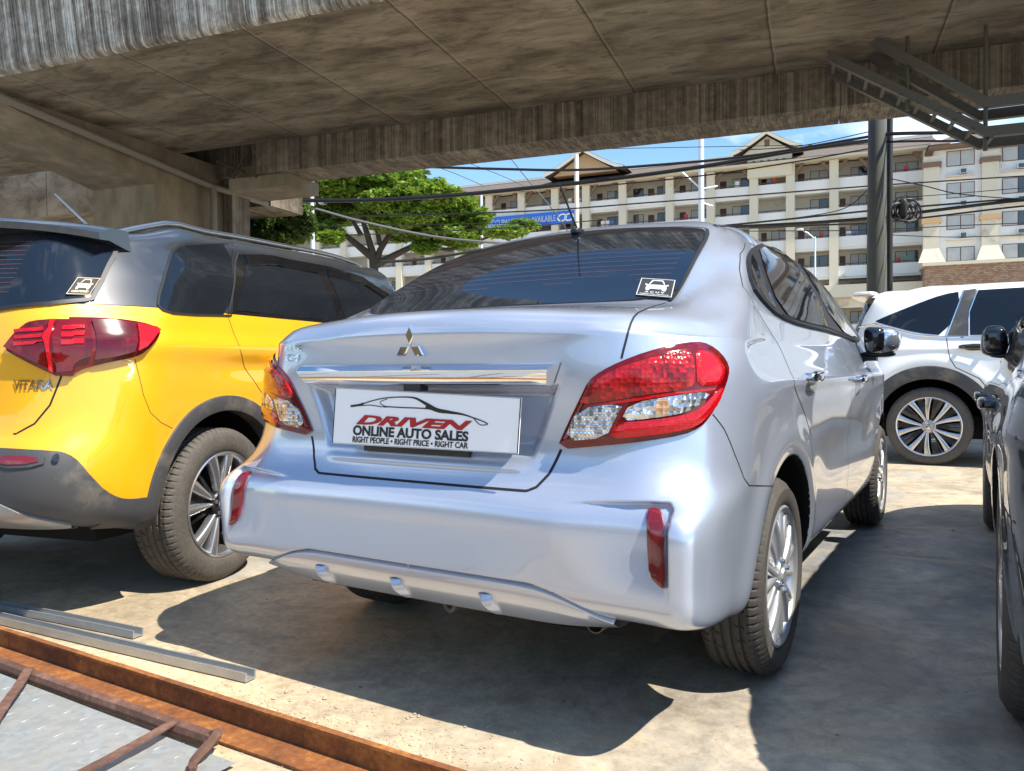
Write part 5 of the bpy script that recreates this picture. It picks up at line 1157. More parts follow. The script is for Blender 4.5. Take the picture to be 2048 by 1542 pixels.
    def spk(o, Mx, rr):
        a = MB()
        for k in range(5):
            g = 2*math.pi*k/5+.2
            for sgn in (-1, 1): spoke(a, Mx, g+sgn*.16, .05, rr-.004, .02, .045, -.016, -.008, .03, skew=sgn*.1)
        a.build('spokes', MAT['wheel_machined'], o, True, 50); hub(o, Mx, -.012, .055, MAT['wheel_black'], 5, .045)
    for y in (0, 2.7):
        for sg in (1, -1): wheel(C, y, sg, .325, .215, .225, .862, spk, 'tyre', rimmat=('wheel_machined', 'x'))
    C.finish()
buildD()
# ------------------------------------------------------------------ apartment building behind
FA = atd(1100, 500, 90.1)[:2]; FB = atd(1800, 500, 75.8)[:2]; FD = (FB-FA)/np.linalg.norm(FB-FA); FN = np.array([FD[1], -FD[0]])
if FN@(CAM[:2]-FA) < 0: FN = -FN
def fs(x, y, off=0):
    r = ray(x, y); t = -((CAM[:2]-FA)@FN-off)/(r[:2]@FN); P = CAM+t*r; return float((P[:2]-FA)@FD), float(P[2])
FO = np.array([FA[0], FA[1], 0.])
def FL(s, o, z): p = FD*s+FN*o; return (p[0], p[1], z)
def condo():
    for n_, c_ in (('wall_cream', (.62, .57, .45)), ('wall_pale', (.74, .74, .72)), ('wall_beige', (.62, .57, .48))):
        simple(n_, c_, .85, var=.08, sc=.5, dirt=((.34, .30, .24), .35, .60))
    simple('roof_brown', (.12, .095, .075), .8, var=.25, sc=1.5); simple('roof_edge', (.62, .60, .56), .7); simple('brown_trim', (.19, .12, .085), .7); simple('rail_brown', (.10, .045, .035), .6)
    simple('window_dark', (.03, .04, .05), .1, coat=1); simple('curtain', (.42, .44, .44), .5, var=.25, sc=1.2); simple('door_brown', (.07, .03, .025), .5); simple('gable_tan', (.52, .34, .19), .8)
    q = NT('stone_base'); o = q.n('ShaderNodeTexBrick'); q.l(q.wco((1, 1, 1), (R(90), 0, 0)), o.inputs['Vector']); o.inputs['Scale'].default_value = 1.6; o.inputs['Color1'].default_value = (.30, .16, .10, 1); o.inputs['Color2'].default_value = (.42, .30, .2, 1); o.inputs['Mortar'].default_value = (.12, .08, .06, 1); q.set(o.outputs['Color'], .9)
    b = empty('apartment_building', tuple(FO), 0, label='cream and white apartment block with brown tiled roofs, gables and a blue banner', cat='building')
    H0 = 19.6; FH = 2.91; s0 = fs(500, 400)[0]; s1 = fs(1862, 400)[0]; M = FL
    w = MB(); w.box(s0, s1, -12, -2.0, 0, 21.6, M=M); w.build('wall', MAT['wall_beige'], b, False)
    fl = MB(); rl = MB(); dk = MB()
    for i in range(7):
        z = H0-FH*i; fl = MB(); fl.box(s0, s1, -.18, 0, z-1.05, z, M=M); fl.box(s0, s1, -2.02, -.16, z-1.25, z-1.05, M=M); fl.build('balcony', MAT['wall_pale'], b, False)
        rl = MB(); rl.box(s0, s1, -.12, -.06, z+.16, z+.24, M=M)
        for s in np.arange(s0, s1, 1.3): rl.box(s, s+.06, -.12, -.06, z, z+.18, M=M)
        rl.build('balcony_rail', MAT['rail_brown'], b, False)
    cols = [1044, 1111, 1173, 1246, 1340, 1422, 1508, 1581, 1668, 1745, 1855]; cs = [fs(x, 400)[0] for x in cols]
    cs = [cs[0]-k*(cs[1]-cs[0]) for k in range(9, 0, -1)]+cs
    for s in cs:
        c = MB(); c.box(s-.42, s+.42, -.5, .35, 0, 21.4, M=M).build('pillar', MAT['wall_cream'], b, False)
        for sg in (-1, 1): 
            c = MB(); c.add([M(s+sg*.42, .0, 20.2), M(s+sg*.42, -.3, 20.2), M(s+sg*1.3, -.3, 21.35), M(s+sg*1.3, 0, 21.35), M(s+sg*.42, 0, 20.7), M(s+sg*.42, -.3, 20.7), M(s+sg*1.0, -.3, 21.4), M(s+sg*1.0, 0, 21.4)], [(0, 1, 2, 3), (4, 7, 6, 5), (0, 3, 7, 4), (1, 5, 6, 2)]); c.build('bracket', MAT['brown_trim'], b, False)
    r_ = np.random.default_rng(5); cnt = 0
    for a, e in zip(cs[4:-1], cs[5:]):
        for i in range(7):
            zt = H0-FH*i+1.42; L = e-a; kinds = [(.14, .34, 'w'), (.45, .58, 'd'), (.66, .88, 'w')] if L > 5.0 else [(.15, .30, 'd'), (.45, .85, 'w')]
            for (p, q_, k) in kinds:
                if r_.random() < .08: continue
                x0, x1 = a+L*p, a+L*q_
                if k == 'd':
                    m = MB(); m.box(x0, x1, -2.0, -1.95, zt-2.3, zt-.2, M=M); m.build('door', MAT['door_brown'], b, False); continue
                m = MB(); f = .06; m.box(x0-f, x1+f, -2.0, -1.94, zt-1.35-f, zt-.1+f, M=M); win = m.build('window', MAT['rail_brown'], b, False)
                mid = (x0+x1)/2; m = MB(); m.box(x0, mid-.03, -1.945, -1.92, zt-1.35, zt-.1, M=M); m.build('pane', MAT['curtain' if r_.random() < .6 else 'window_dark'], win, False)
                m = MB(); m.box(mid+.03, x1, -1.945, -1.92, zt-1.35, zt-.1, M=M); m.build('pane', MAT['window_dark' if r_.random() < .5 else 'curtain'], win, False); cnt += 1
    lc = [simple('cloth_%s' % n_, c_, .8) for n_, c_ in (('blue', (.10, .18, .40)), ('red', (.40, .06, .05)), ('white', (.7, .7, .68)), ('green', (.10, .26, .14)))]
    for a, e in zip(cs[6:-1], cs[7:]):
        for i in range(7):
            z = H0-FH*i
            if r_.random() < .35:
                s = a+1+r_.random()*(e-a-2.6)
                for k in range(int(r_.integers(1, 4))): MB().box(s+.55*k, s+.55*k+.42, -.30, -.27, z-.1, z+.5+.2*r_.random(), M=M).build('laundry', lc[int(r_.integers(0, 4))], b, False)
            if r_.random() < .3: s = a+1+r_.random()*(e-a-2); MB().box(s, s+.7, -2.0, -1.6, z-.2, z+.25, M=M).build('air_conditioner', MAT['wall_pale'], b, False)
    # roofs
    m = MB(); m.box(s0-1, s1+.6, -.9, 1.15, 21.45, 21.68, M=M); m.build('eave', MAT['wall_cream'], b, False)
    m = MB(); m.add([M(s0-1, 1.25, 21.70), M(s1+.6, 1.25, 21.70), M(s1+.6, -6, 24.2), M(s0-1, -6, 24.2), M(s0-1, -13, 21.7), M(s1+.6, -13, 21.7)], [(0, 1, 2, 3), (3, 2, 5, 4)]); m.build('roof', MAT['roof_brown'], b, False)
    m = MB(); m.box(s0-1, s1+.6, -6.3, -5.7, 24.15, 24.45, M=M); m.build('ridge_cap', MAT['roof_edge'], b, False)
    def gable(xc, ya, xl, xr, yb, mat, sq):
        sa, za = fs(xc, ya, 1); sl = fs(xl, yb, 1)[0]; sr = fs(xr, yb, 1)[0]; zb = fs(xl, yb, 1)[1]; hw = (sr-sl)/2; sa = (sl+sr)/2
        m = MB(); m.prism([(sl+1.0, zb-.3), (sr-1.0, zb-.3), (sa, za-.5)], lambda s, z: M(s, .9, z), lambda s, z: M(s, -.5, z)); m.build('gable_wall', mat, b, False)
        m = MB(); pr = []
        for t in np.linspace(0, 1, 7): pr.append((t, zb+(za-zb)*(t**1.25)))
        for sg in (-1, 1):
            P = [(sa+sg*hw*(1-t), z) for t, z in pr]
            for (p, q_) in zip(P[:-1], P[1:]):
                m.add([M(p[0], 1.6, p[1]), M(q_[0], 1.6, q_[1]), M(q_[0], -8, q_[1]), M(p[0], -8, p[1]), M(p[0], 1.6, p[1]-.3), M(q_[0], 1.6, q_[1]-.3), M(q_[0], -8, q_[1]-.3), M(p[0], -8, p[1]-.3)], [(0, 1, 2, 3), (7, 6, 5, 4), (0, 4, 5, 1), (3, 2, 6, 7)])
        m.build('gable_roof', MAT['roof_brown'], b, False)
        m = MB()
        for sg in (-1, 1):
            P = [(sa+sg*hw*(1-t), z-.05) for t, z in pr]
            for (p, q_) in zip(P[:-1], P[1:]): m.add([M(p[0], 1.66, p[1]), M(q_[0], 1.66, q_[1]), M(q_[0], 1.66, q_[1]-.40), M(p[0], 1.66, p[1]-.40)], [(0, 1, 2, 3)])
        m.build('barge_board', MAT['wall_cream'] if sq else MAT['roof_edge'], b, False)
        if sq:
            m = MB(); m.box(fs(1500, 330)[0]-.2, fs(1580, 330)[0]+.2, -.5, .6, 20.3, 22.6, M=M); m.build('gable_base', MAT['wall_cream'], b, False); mm = MB()
            for k in range(5): s = fs(1508+15*k, 322, .6)[0]; mm = MB().box(s-.14, s+.14, .6, .63, 21.6, 22.0, M=M).build('vent', MAT['brown_trim'], b, False)
            MB().box(sa-.25, sa+.25, .9, .93, zb+.3, zb+1.0, M=M).build('vent', MAT['brown_trim'], b, False)
    gable(1533, 262, 1466, 1604, 306, MAT['wall_cream'], True); gable(1165, 298, 1090, 1250, 350, MAT['gable_tan'], False)
    # white wing on the right
    O = 3.0; zk = fs(1921, 524, O)[1]; zs_ = fs(1921, 531, O)[1]; a0 = fs(1868, 400, O)[0]; a1 = a0+26
    m = MB(); m.box(a0, a1, -10, O, zk, 20.6, M=M); m.build('wing_wall', MAT['wall_pale'], b, False); m = MB(); m.box(a0-.8, a1, -10, O+.9, 0, zs_, M=M); m.build('stone_wall', MAT['stone_base'], b, False)
    m = MB(); m.box(a0-1.0, a1, -10, O+1.1, zs_, zk-.02, M=M); m.build('stone_cap', MAT['wall_cream'], b, False)
    for xp in (1862, 1979, 2120):
        s = fs(xp, 400, O)[0]; m = MB(); m.box(s-.65, s+.65, O-.05, O+.45, zk, 20.0, M=M); m.add([M(s-.65, O+.45, zk+1.3), M(s+.65, O+.45, zk+1.3), M(s+1.1, O+.95, zk), M(s-1.1, O+.95, zk), M(s-.65, O, zk+1.3), M(s+.65, O, zk+1.3), M(s+1.1, O, zk), M(s-1.1, O, zk)], [(0, 3, 2, 1), (0, 4, 7, 3), (1, 2, 6, 5)]); m.build('pilaster', MAT['wall_cream'], b, False)
        for zc in (19.0, 13.9): MB().box(s-.8, s+.8, O-.05, O+.6, zc, zc+.45, M=M).build('pilaster_band', MAT['brown_trim'] if zc > 15 else MAT['gable_tan'], b, False)
    for xc, ww in ((1921, 1.05), (2036, 1.15), (2150, 1.1)):
        for (y0, y1) in ((302, 330), (366, 394), (431, 457), (495, 521)):
            s, zt = fs(xc, y0, O); zt = fs(1921, y0, O)[1]; zb = fs(1921, y1, O)[1]
            m = MB(); m.box(s-ww-.06, s+ww+.06, O, O+.05, zb-.06, zt+.06, M=M); win = m.build('window', MAT['rail_brown'], b, False)
            MB().box(s-ww, s-.04, O+.05, O+.07, zb, zt, M=M).build('pane', MAT['curtain'], win, False); MB().box(s+.04, s+ww, O+.05, O+.07, zb, zt, M=M).build('pane', MAT['window_dark' if xc > 2000 else 'curtain'], win, False)
            if y0 < 490:
                m = MB(); m.box(s-ww-.1, s+ww+.1, O, O+.5, zb-1.05, zb-.97, M=M); m.build('sill', MAT['wall_beige'], b, False); MB().box(s-.1, s+.5, O, O+.45, zb-.85, zb-.40, M=M).build('air_conditioner', MAT['roof_edge'], b, False); MB().box(s-.02, s+.42, O+.45, O+.47, zb-.80, zb-.45, M=M).build('grille', MAT['window_dark'], b, False)
    m = MB(); m.box(a0-.5, a1, -9, O+1.0, 20.55, 20.85, M=M); m.build('eave', MAT['brown_trim'], b, False)
    m = MB(); m.add([M(a0-.6, O+1.2, 20.85), M(a1, O+1.2, 20.85), M(a1, -3, 23.6), M(a0+3, -3, 23.6), M(a0-.6, -6, 20.85)], [(0, 1, 2, 3), (0, 3, 4)]); m.build('roof', MAT['roof_brown'], b, False)
    m = MB(); m.box(fs(1668, 560, 2)[0]-2, s1+1, 0, 2.2, 7.6, 8.8, M=M); m.build('canopy', MAT['wall_cream'], b, False)
    # banner
    z0 = 17.25; sa = fs(945, 440, .5)[0]; sb = fs(1152, 420, .5)[0]; simple('banner_blue', (.02, .15, .62), .5, var=.05); simple('banner_white', (.8, .8, .8), .5)
    t = MB().box(sa, sb, .36, .42, z0, z0+1.5, M=lambda s, o, z: (FO+np.array(FL(s, o, z)))).build('banner', MAT['banner_blue'], None, False); tag(t, 'blue banner with white lettering hung along the apartment balcony', 'banner')
    W_ = sb-sa
    def bt(body, x0, x1):
        text('lettering', body, 1.0, lambda x, y, z: tuple(FO+np.array(FL(sa+(x0+x1)/2*W_+x, .43+abs(z), z0+.75+y*.95))), MAT['banner_white'], t, .01, .02, width=(x1-x0)*W_)
    bt('FOR OCCUPANCY', .04, .46); bt('AVAILABLE', .58, .81)
    for k in (.87, .935):
        m = MB(); m.lathe([(.30, .43), (.30, .46), (.45, .46), (.45, .43)], 18, lambda a, b_, h, k=k: tuple(FO+np.array(FL(sa+k*W_+a*1.3+b_*.2, h, z0+.75+b_)))); m.build('logo', MAT['banner_white'], t)
condo()
# ------------------------------------------------------------------ trees
def leafmat(name, c0, c1, c2):
    q = NT(name); g = q.n('ShaderNodeNewGeometry'); n = q.noise(q.wco(), .7, 4); f = q.n('ShaderNodeMath', operation='MULTIPLY_ADD'); q.l(g.outputs['Random Per Island'], f.inputs[0]); f.inputs[1].default_value = .6; q.l(n, f.inputs[2])
    c = q.ramp(f.outputs[0], [(.35, c0), (.7, c1), (1.0, c2)]); q.set(c, .55)
    t = q.n('ShaderNodeBsdfTranslucent'); q.l(q.mix(.5, c, (.30, .42, .03)), t.inputs[0]); m = q.n('ShaderNodeMixShader'); m.inputs[0].default_value = .35; q.l(q.b.outputs[0], m.inputs[1]); q.l(t.outputs[0], m.inputs[2]); q.l(m.outputs[0], q.t.nodes['Material Output'].inputs[0]); return q.m
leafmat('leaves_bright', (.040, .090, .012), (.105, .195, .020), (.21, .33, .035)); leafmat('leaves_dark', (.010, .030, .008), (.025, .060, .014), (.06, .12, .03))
simple('bark', (.05, .04, .03), .9, var=.35, sc=5)
def leaves(clusters, n, size, seed, flat=.35):
    r = np.random.default_rng(seed); cl = np.array(clusters, float); vol = (cl[:, 3]*cl[:, 4]*cl[:, 5])**.6; ps = vol/vol.sum(); N = n; k = r.choice(len(cl), N, p=ps)
    d = r.normal(size=(N, 3)); d /= np.linalg.norm(d, axis=1, keepdims=True); rad = r.uniform(.35, 1.0, N)**.5
    lump = 1+.28*np.sin(d[:, 0]*7+k)*np.sin(d[:, 2]*6+k*2)*np.sin(d[:, 1]*5)
    C = cl[k, :3]+d*cl[k, 3:6]*(rad*lump)[:, None]
    a = r.normal(size=(N, 3)); a[:, 2] *= flat; a /= np.linalg.norm(a, axis=1, keepdims=True); b = np.cross(a, r.normal(size=(N, 3))*[.5, .5, 1]); b /= np.linalg.norm(b, axis=1, keepdims=True)
    s = size*r.uniform(.5, 1.4, N)[:, None]; V = np.stack([C-a*s, C-b*s*.45, C+a*s, C+b*s*.45], 1).reshape(-1, 3); F = np.arange(4*N).reshape(-1, 4); return V, F
def rain_tree():
    base = atd(745, 560, 42); base[2] = 0; t = empty('rain_tree', tuple(base), 0, label='spreading bright green rain tree with dark forked limbs in front of the apartments', cat='tree')
    K = [(640, 368, 62, 20), (720, 356, 70, 20), (790, 366, 75, 24), (850, 390, 70, 24), (905, 412, 55, 24), (945, 436, 42, 18), (830, 428, 60, 20), (765, 400, 45, 18), (600, 388, 42, 16), (880, 455, 55, 20), (925, 482, 42, 13), (998, 464, 28, 8), (1046, 452, 32, 12), (600, 440, 45, 20), (650, 462, 40, 14), (740, 420, 55, 18), (622, 458, 42, 18), (665, 432, 50, 20), (790, 445, 55, 20), (660, 475, 30, 12), (680, 375, 60, 20), (870, 470, 60, 16), (930, 460, 40, 14), (690, 396, 40, 12), (1010, 464, 45, 9), (615, 425, 34, 14), (850, 496, 30, 10), (800, 475, 24, 8), (585, 420, 20, 16)]
    r = np.random.default_rng(2); cl = []
    for (x, y, rx, ry) in K:
        D = 42+r.uniform(-2.5, 2.5); p = atd(x, y, D)-base; k = D/FPX; cl.append((*p, rx*k, rx*k*.9, ry*k*1.2))
    V, F = leaves(cl, 66000, .16, 4); mk('crown', V, F, MAT['leaves_bright'], t, False)
    m = MB(); B = lambda x, y, D=42: atd(x, y, D)-base
    tr = B(745, 560); 
    for P, r0, r1 in (([np.zeros(3), B(748, 540), B(745, 505), B(735, 470), B(722, 430), B(700, 385)], .28, .08), ([B(748, 540), B(760, 500), B(785, 460), B(810, 420), B(830, 385)], .20, .06), ([B(745, 515), B(715, 490), B(690, 470), B(655, 440), B(630, 400)], .22, .06),
                      ([B(752, 530), B(790, 510), B(830, 490), B(880, 480), B(920, 470)], .22, .06), ([B(722, 470), B(705, 440), B(690, 400)], .14, .05), ([B(760, 490), B(750, 440), B(760, 400)], .14, .05), ([B(800, 450), B(850, 430), B(900, 420)], .12, .05), ([B(830, 490), B(900, 500), B(960, 480), B(1030, 455)], .12, .05)):
        n = len(P); m.tube(P, [r0+(r1-r0)*i/(n-1) for i in range(n)], 8)
    m.build('trunk', MAT['bark'], t)
def bush():
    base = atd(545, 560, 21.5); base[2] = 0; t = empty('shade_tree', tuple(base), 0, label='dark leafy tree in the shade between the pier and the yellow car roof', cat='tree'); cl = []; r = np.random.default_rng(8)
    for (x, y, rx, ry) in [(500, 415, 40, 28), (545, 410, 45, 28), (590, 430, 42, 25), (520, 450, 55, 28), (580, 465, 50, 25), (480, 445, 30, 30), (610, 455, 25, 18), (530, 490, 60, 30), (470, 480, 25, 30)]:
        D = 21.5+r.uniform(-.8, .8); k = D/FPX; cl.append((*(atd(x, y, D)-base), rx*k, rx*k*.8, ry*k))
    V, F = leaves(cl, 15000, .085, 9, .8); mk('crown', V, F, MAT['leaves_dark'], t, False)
    m = MB(); m.tube([(0, 0, 0), (.05, 0, 1.6), (-.1, .1, 3.0), (.1, 0, 4.4)], [.14, .12, .09, .04], 8); m.tube([(.02, 0, 1.5), (.5, .1, 2.8), (.8, 0, 4.0)], [.08, .06, .03], 7); m.tube([(.02, 0, 1.8), (-.6, .1, 3.0), (-.9, 0, 4.0)], [.08, .06, .03], 7); m.build('trunk', MAT['bark'], t)
rain_tree(); bush()
# ------------------------------------------------------------------ poles, lamps and cables
simple('pole_concrete', (.085, .09, .082), .85, var=.2, sc=1.5); simple('pole_black', (.012, .012, .014), .6); simple('pole_pale', (.62, .66, .70), .45, .2); simple('pole_cream', (.66, .60, .50), .6); simple('cable_black', (.010, .010, .012), .5); simple('cable_grey', (.20, .20, .21), .5)
def pole(name, x, D, ytop, r0, r1, mat, label, cat, n=12, arms=()):
    b = atd(x, 700, D); top = atd(x, ytop, D); h = top[2]; o = empty(name, (b[0], b[1], 0), 0, label=label, cat=cat, group='poles behind the lot')
    m = MB(); m.tube([(0, 0, 0), (0, 0, h*.5), (0, 0, h-.12), (0, 0, h)], [r0, (r0+r1)/2, r1, r1*.8], n); m.build('shaft', mat, o, True, 50)
    for P, rr in arms: MB().tube([np.array(atd(px_, py_, D))-[b[0], b[1], 0] for px_, py_ in P], rr, 6).build('bracket_arm', mat, o)
    return o
pole('utility_pole', 1753, 15.6, 226, .20, .165, MAT['pole_concrete'], 'thick grey concrete utility pole rising in front of the apartments', 'utility pole', 8)
pole('utility_pole', 1778, 16.2, 200, .075, .06, MAT['pole_black'], 'thin black pole close beside the thick concrete pole', 'utility pole', 10)
pole('lamp_pole', 1403, 45, 150, .19, .15, MAT['pole_pale'], 'tall pale blue-grey steel pole over the silver car roof', 'pole', 12, (([(1403, 378), (1365, 345)], .05), ([(1403, 378), (1435, 372)], .05), ([(1403, 405), (1425, 412)], .04)))
pole('steel_pole', 1155, 60, 312, .20, .17, MAT['pole_cream'], 'cream pole standing in front of the tan gable', 'pole')
pole('steel_pole', 628, 30, 362, .09, .075, MAT['pole_pale'], 'slim pale pole in front of the rain tree', 'pole')
pole('steel_pole', 965, 62, 392, .12, .10, MAT['pole_pale'], 'short pale pole at the left end of the blue banner', 'pole')
sl = pole('street_lamp', 1630, 50, 474, .07, .05, MAT['pole_pale'], 'small pale street lamp above the silver car side windows', 'street lamp', 8, (([(1630, 478), (1616, 466), (1601, 459)], .04),))
superell(m := MB(), np.array(atd(1600, 459, 50))-np.array(sl.location), (.22, .14, .07), 2.4); m.build('lamp_head', MAT['pole_pale'], sl)
def cable(pts, w, label, D0=16, D1=16, mat='cable_black', name='overhead_cable'):
    P = crom(pts, 8); n = len(P); m = MB(); Q = []
    for i, (x, y) in enumerate(P):
        D = D0+(D1-D0)*i/(n-1); Q.append(atd(x, y, D))
    c = Q[0].copy(); m.tube([q-c for q in Q], [w/2*(D0+(D1-D0)*i/(n-1))/FPX for i in range(n)], 6); o = m.build(name, MAT[mat], None); o.location = c; tag(o, label, 'cable', 'overhead cables in front of the apartments')
CB = [([(825, 333), (1000, 338), (1150, 340), (1300, 331), (1500, 312), (1745, 272)], 5.5, 'upper black cable sagging under the overpass edge to the thick pole', 24, 15.5),
      ([(555, 401), (740, 400), (900, 391), (1050, 377), (1200, 361), (1400, 334), (1600, 300), (1745, 281)], 8.5, 'thickest black cable bundle, from the shade tree across both gables', 26, 15.5),
      ([(700, 432), (900, 428), (1100, 420), (1300, 405), (1480, 392), (1740, 372), (2048, 352), (2300, 338)], 3, 'thin black cable crossing the blue banner and the upper balconies', 26, 14),
      ([(1440, 452), (1600, 436), (1745, 421), (1900, 408), (2048, 396), (2300, 378)], 4, 'upper of the cables running past the cable coil', 20, 13),
      ([(1460, 454), (1600, 447), (1745, 436), (1900, 417), (2048, 400), (2300, 380)], 7, 'thick cable just under the cable coil centre, beside the concrete pole', 20, 13),
      ([(1500, 456), (1640, 450), (1745, 446), (1860, 434), (2048, 412), (2300, 392)], 4, 'lowest cable passing through the bottom of the cable coil', 20, 13),
      ([(1770, 268), (1850, 266), (2048, 264), (2300, 262)], 8, 'thick black cable from the pole top to the right, under the cable tray', 15.5, 13),
      ([(1770, 284), (1850, 282), (1960, 283), (2048, 289), (2300, 300)], 5, 'black cable leaving the thick pole just below its topmost line', 15.5, 13),
      ([(1780, 357), (1850, 372), (1920, 388), (2048, 398), (2300, 405)], 2.2, 'thin sagging cable right of the black pole, above the coil', 15.5, 13),
      ([(560, 398), (640, 420), (720, 442), (850, 470), (960, 483), (1090, 490)], 5.5, 'grey cable slanting down across the rain tree', 22, 18, 'cable_grey'),
      ([(760, 524), (850, 518), (960, 500), (1060, 482)], 6, 'black cable low behind the rear window of the silver car', 26, 26),
      ([(620, 453), (800, 450), (960, 447), (1100, 446)], 1.6, 'hairline cable crossing the lower crown of the rain tree', 26, 24),
      ([(1012, 305), (1060, 365), (1110, 425), (1140, 470)], 2.2, 'thin stay wire slanting down across the left end of the roof', 24, 24),
      ([(830, 320), (900, 343), (970, 373)], 1.4, 'hairline cable left in the blue sky patch', 24, 24), ([(915, 318), (1000, 350), (1060, 378)], 1.4, 'hairline cable meeting the roof left of the tan gable', 24, 24),
      ([(1000, 305), (1200, 298), (1400, 294), (1745, 288)], 1.4, 'hairline cable level with both gable peaks', 24, 16), ([(1560, 440), (1680, 420), (1730, 385), (1748, 360)], 2, 'thin drop wire curving up to the thick pole', 17, 15.6),
      ([(1780, 232), (1900, 225), (2048, 217), (2300, 205)], 3, 'black cable close under the overpass edge at far right', 15.5, 13), ([(1840, 205), (1900, 222), (1980, 232), (2100, 230)], 3, 'looping cable hanging beside the cable tray corner', 12, 11.5),
      ([(1790, 396), (1900, 388), (2048, 376), (2300, 360)], 1.6, 'hairline cable between the thin sagging cable and the coil', 15.5, 13)]
CB += [([(1480, 300), (1600, 292), (1745, 262)], 2, 'short thin cable just above the thick bundle near the pole top', 17, 15.5), ([(1430, 462), (1560, 462), (1745, 460), (1900, 452), (2048, 446)], 2, 'thin level cable below the coil height', 22, 14),
       ([(700, 470), (900, 462), (1060, 452), (1200, 440)], 2.4, 'thin cable crossing behind the silver car aerial', 26, 25), ([(1200, 372), (1400, 352), (1600, 322), (1745, 296)], 3, 'thinner cable hugging the underside of the thick bundle', 20, 15.5),
       ([(1785, 470), (1900, 474), (2048, 470), (2200, 462)], 1.8, 'hairline cable low across the white wing of the apartments', 15.5, 13)]
for c_ in CB: cable(*c_)
def coil():
    c = atd(1812, 422, 15.4); o = empty('cable_coil', tuple(c), 0, label='tangled coil of black cable with a splice case hanging by the black pole', cat='cable coil'); r = np.random.default_rng(4)
    e1 = RT; e2 = np.array([0, 0, 1.])
    for k in range(11):
        R_ = .14+.10*r.random(); ox, oz = r.normal(0, .05, 2); ph = r.uniform(0, .5)
        P = [e1*(ox+R_*(1+.1*math.sin(3*a+k))*math.cos(a))+e2*(oz+R_*.95*math.sin(a))+FW*(.05*math.sin(a*2+k)) for a in np.linspace(0, 2*math.pi, 30)]
        MB().tube(P, .011, 5, cap=False).build('cable_loop', MAT['cable_black'], o)
    superell(m := MB(), tuple(-e1*.06+e2*.05), (.085, .085, .20), 3); m.build('splice_case', MAT['pole_black'], o)
coil()
# ------------------------------------------------------------------ scrap metal in the foreground
def rust(name, c0, c1, c2):
    q = NT(name); v = q.co(); a = q.noise(v, 6, 9, .7); b = q.noise(v, 60, 5, .65); c = q.ramp(q.mix(.35, a, b), [(.32, c0), (.52, c1), (.68, c2)]); q.set(c, .8, .1); q.bump(b, .6, .004); return q.m
rust('rust', (.070, .025, .012), (.24, .085, .022), (.46, .20, .045)); rust('rust_dark', (.055, .028, .02), (.13, .065, .045), (.24, .14, .10))
q_ = NT('galvanised'); v_ = q_.co(); w_ = q_.n('ShaderNodeTexVoronoi'); w_.inputs['Scale'].default_value = 60; q_.l(v_, w_.inputs['Vector']); a_ = q_.noise(v_, 5, 7, .65)
q_.set(q_.mix(q_.ramp(a_, [(.45, (0, 0, 0)), (.75, (.55, .55, .55))]), q_.mix(w_.outputs['Color'], (.24, .265, .27), (.32, .345, .35)), (.36, .32, .24)), .48, .25); q_.bump(a_, .3, .01)
def bar(name, mat, p0, p1, sec, label=None, cat=None, bend=None, parent=None):
    """sweep a cross-section (across, up) from p0 to p1"""
    p0 = np.array(p0, float); p1 = np.array(p1, float); t = (p1-p0)/np.linalg.norm(p1-p0); a = np.array([-t[1], t[0], 0]); a /= np.linalg.norm(a); up = np.cross(t, a); N = 40; V = []; F = []; m = len(sec); r = np.random.default_rng(len(name)+int(abs(p0[0])*100))
    wob = np.cumsum(r.normal(0, .0006, N+1))
    for i in range(N+1):
        c = (p1-p0)*i/N+a*wob[i]+np.array([0, 0, (bend or 0)*(i/N)**3])
        for (x, y) in sec: V.append(c+a*x+up*y)
    for i in range(N):
        for j in range(m): F.append((i*m+j, i*m+(j+1) % m, (i+1)*m+(j+1) % m, (i+1)*m+j))
    F += [tuple(range(m))[::-1], tuple(N*m+j for j in range(m))]
    o = mk(name, V, F, mat, parent, True, 30); o.location = p0
    if label: tag(o, label, cat)
    return o
bar('rusty_channel', MAT['rust'], (-2.9, -1.10, .004), (.62, -1.075, .004), [(0, 0), (-.085, 0), (-.085, .006), (-.004, .006), (-.004, .058), (-.012, .058), (-.012, .066), (.006, .066), (.006, 0)], 'long orange-brown rusty steel channel lying across the bottom left corner', 'steel channel')
deck = empty('steel_deck_panel', (-.9, -1.5, 0), 0, label='pale galvanised floor panel in a rusty frame with two cross bars', cat='metal panel')
def DL(x, y, z): return (x+.9, y+1.5, z)
V = []; F = []; nx, ny = 150, 60
for j in range(ny+1):
    y = -1.225-.95*j/ny
    for i in range(nx+1):
        x = -2.9+2.72*i/nx; z = .012+.006*math.exp(-(((y+1.42+.02)/.008)**2))+.006*math.exp(-(((y+1.62)/.008)**2)); V.append(DL(x+.02*math.sin(y*9)*(i == nx), y, z))
for j in range(ny):
    for i in range(nx): a = j*(nx+1)+i; F.append((a, a+nx+1, a+nx+2, a+1))
m = MB(); m.add(V, F)
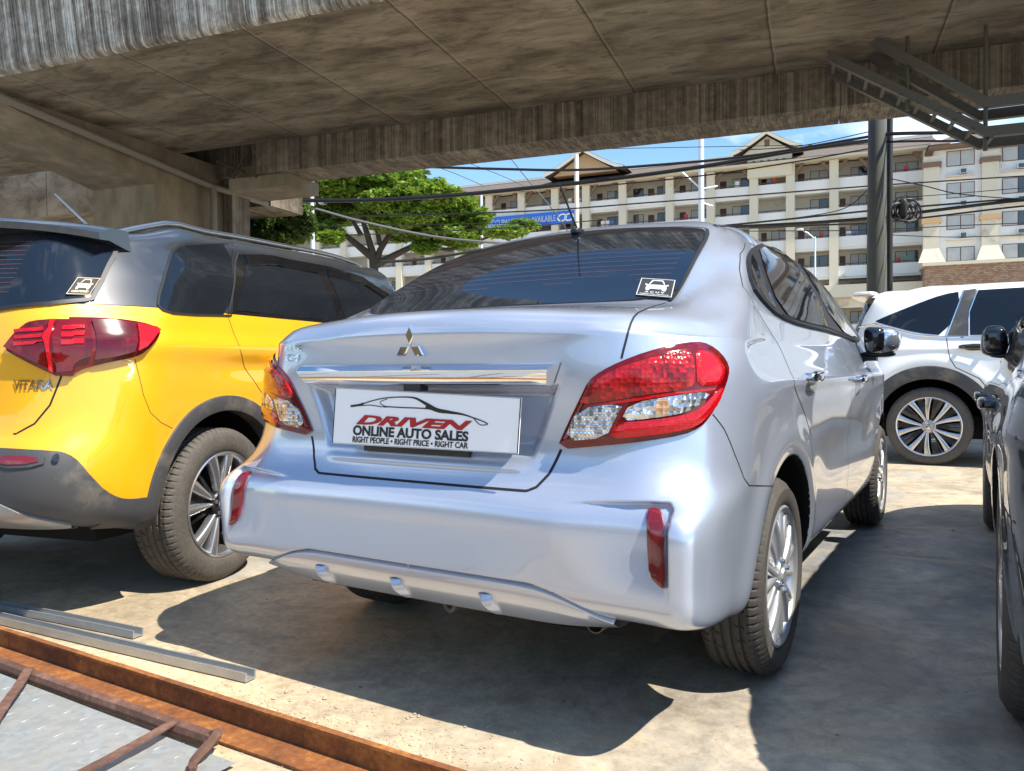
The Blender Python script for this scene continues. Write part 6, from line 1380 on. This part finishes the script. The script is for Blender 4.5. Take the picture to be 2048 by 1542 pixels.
for k in range(34):
    for j in range(7):
        x = -2.8+.078*k+(.035 if j % 2 else 0); y = -1.27-.085*j
        if abs(y+1.44) < .02 or abs(y+1.62) < .02: continue
        superell(m, DL(x, y, .0125), (.0022, .015, .0018), 2, 4, 8)
m.build('sheet', MAT['galvanised'], deck)
b_ = bar('frame_bar', MAT['rust_dark'], (-2.9, -1.205, .02), (-.27, -1.185, .02), [(0, 0), (-.020, 0), (-.024, .012), (-.020, .026), (0, .030)], None, None, None, deck); b_.location = DL(-2.9, -1.205, .012)
for (p, q2) in (((-1.10, -1.20, .040), (-.70, -1.52, .034)), ((-.415, -1.20, .040), (-.345, -1.60, .034)), ((-2.0, -1.2, .04), (-1.6, -1.6, .034))):
    b_ = bar('cross_bar', MAT['rust_dark'], p, q2, [(.013, 0), (-.013, 0), (-.013, .005), (.013, .005)], None, None, None, deck); b_.location = DL(*p)
m = MB(); r = np.random.default_rng(6); P = crom([(-.29, -1.19, .03), (-.255, -1.20, .05), (-.235, -1.235, .045), (-.225, -1.29, .025), (-.20, -1.31, .02)], 4); 
m.tube([DL(*p) for p in P], [.013, .012, .012, .011, .013]*3+[.009]*(len(P)-15), 6)
m.build('bent_end', MAT['rust_dark'], deck)
simple('galv_bar', (.40, .41, .41), .38, .6, var=.15)
CS = [(0, 0), (.042, 0), (.042, .026), (.036, .026), (.036, .004), (.006, .004), (.006, .026), (0, .026)]
bar('steel_stud', MAT['galv_bar'], (-2.6, -1.045, .004), (-.535, -.885, .004), CS, 'long galvanised C-section lying beside the rusty channel', 'steel section')
bar('steel_stud', MAT['galv_bar'], (-2.8, -.985, .004), (-1.175, -.825, .004), CS, 'shorter galvanised C-section lying nearest the yellow car', 'steel section')
bar('metal_strip', MAT['galvanised'], (-2.4, -.99, .002), (-1.09, -.87, .002), [(0, 0), (.04, 0), (.04, .003), (0, .003)], 'flat bent grey metal strip between the two galvanised sections', 'metal strip', .0)
bar('metal_strip', MAT['galvanised'], (-1.12, -.895, .002), (-.86, -.842, .002), [(0, 0), (.028, 0), (.028, .004), (0, .004)], 'short flat metal strip past the end of the bent strip', 'metal strip', .0)
buildS(); buildV()
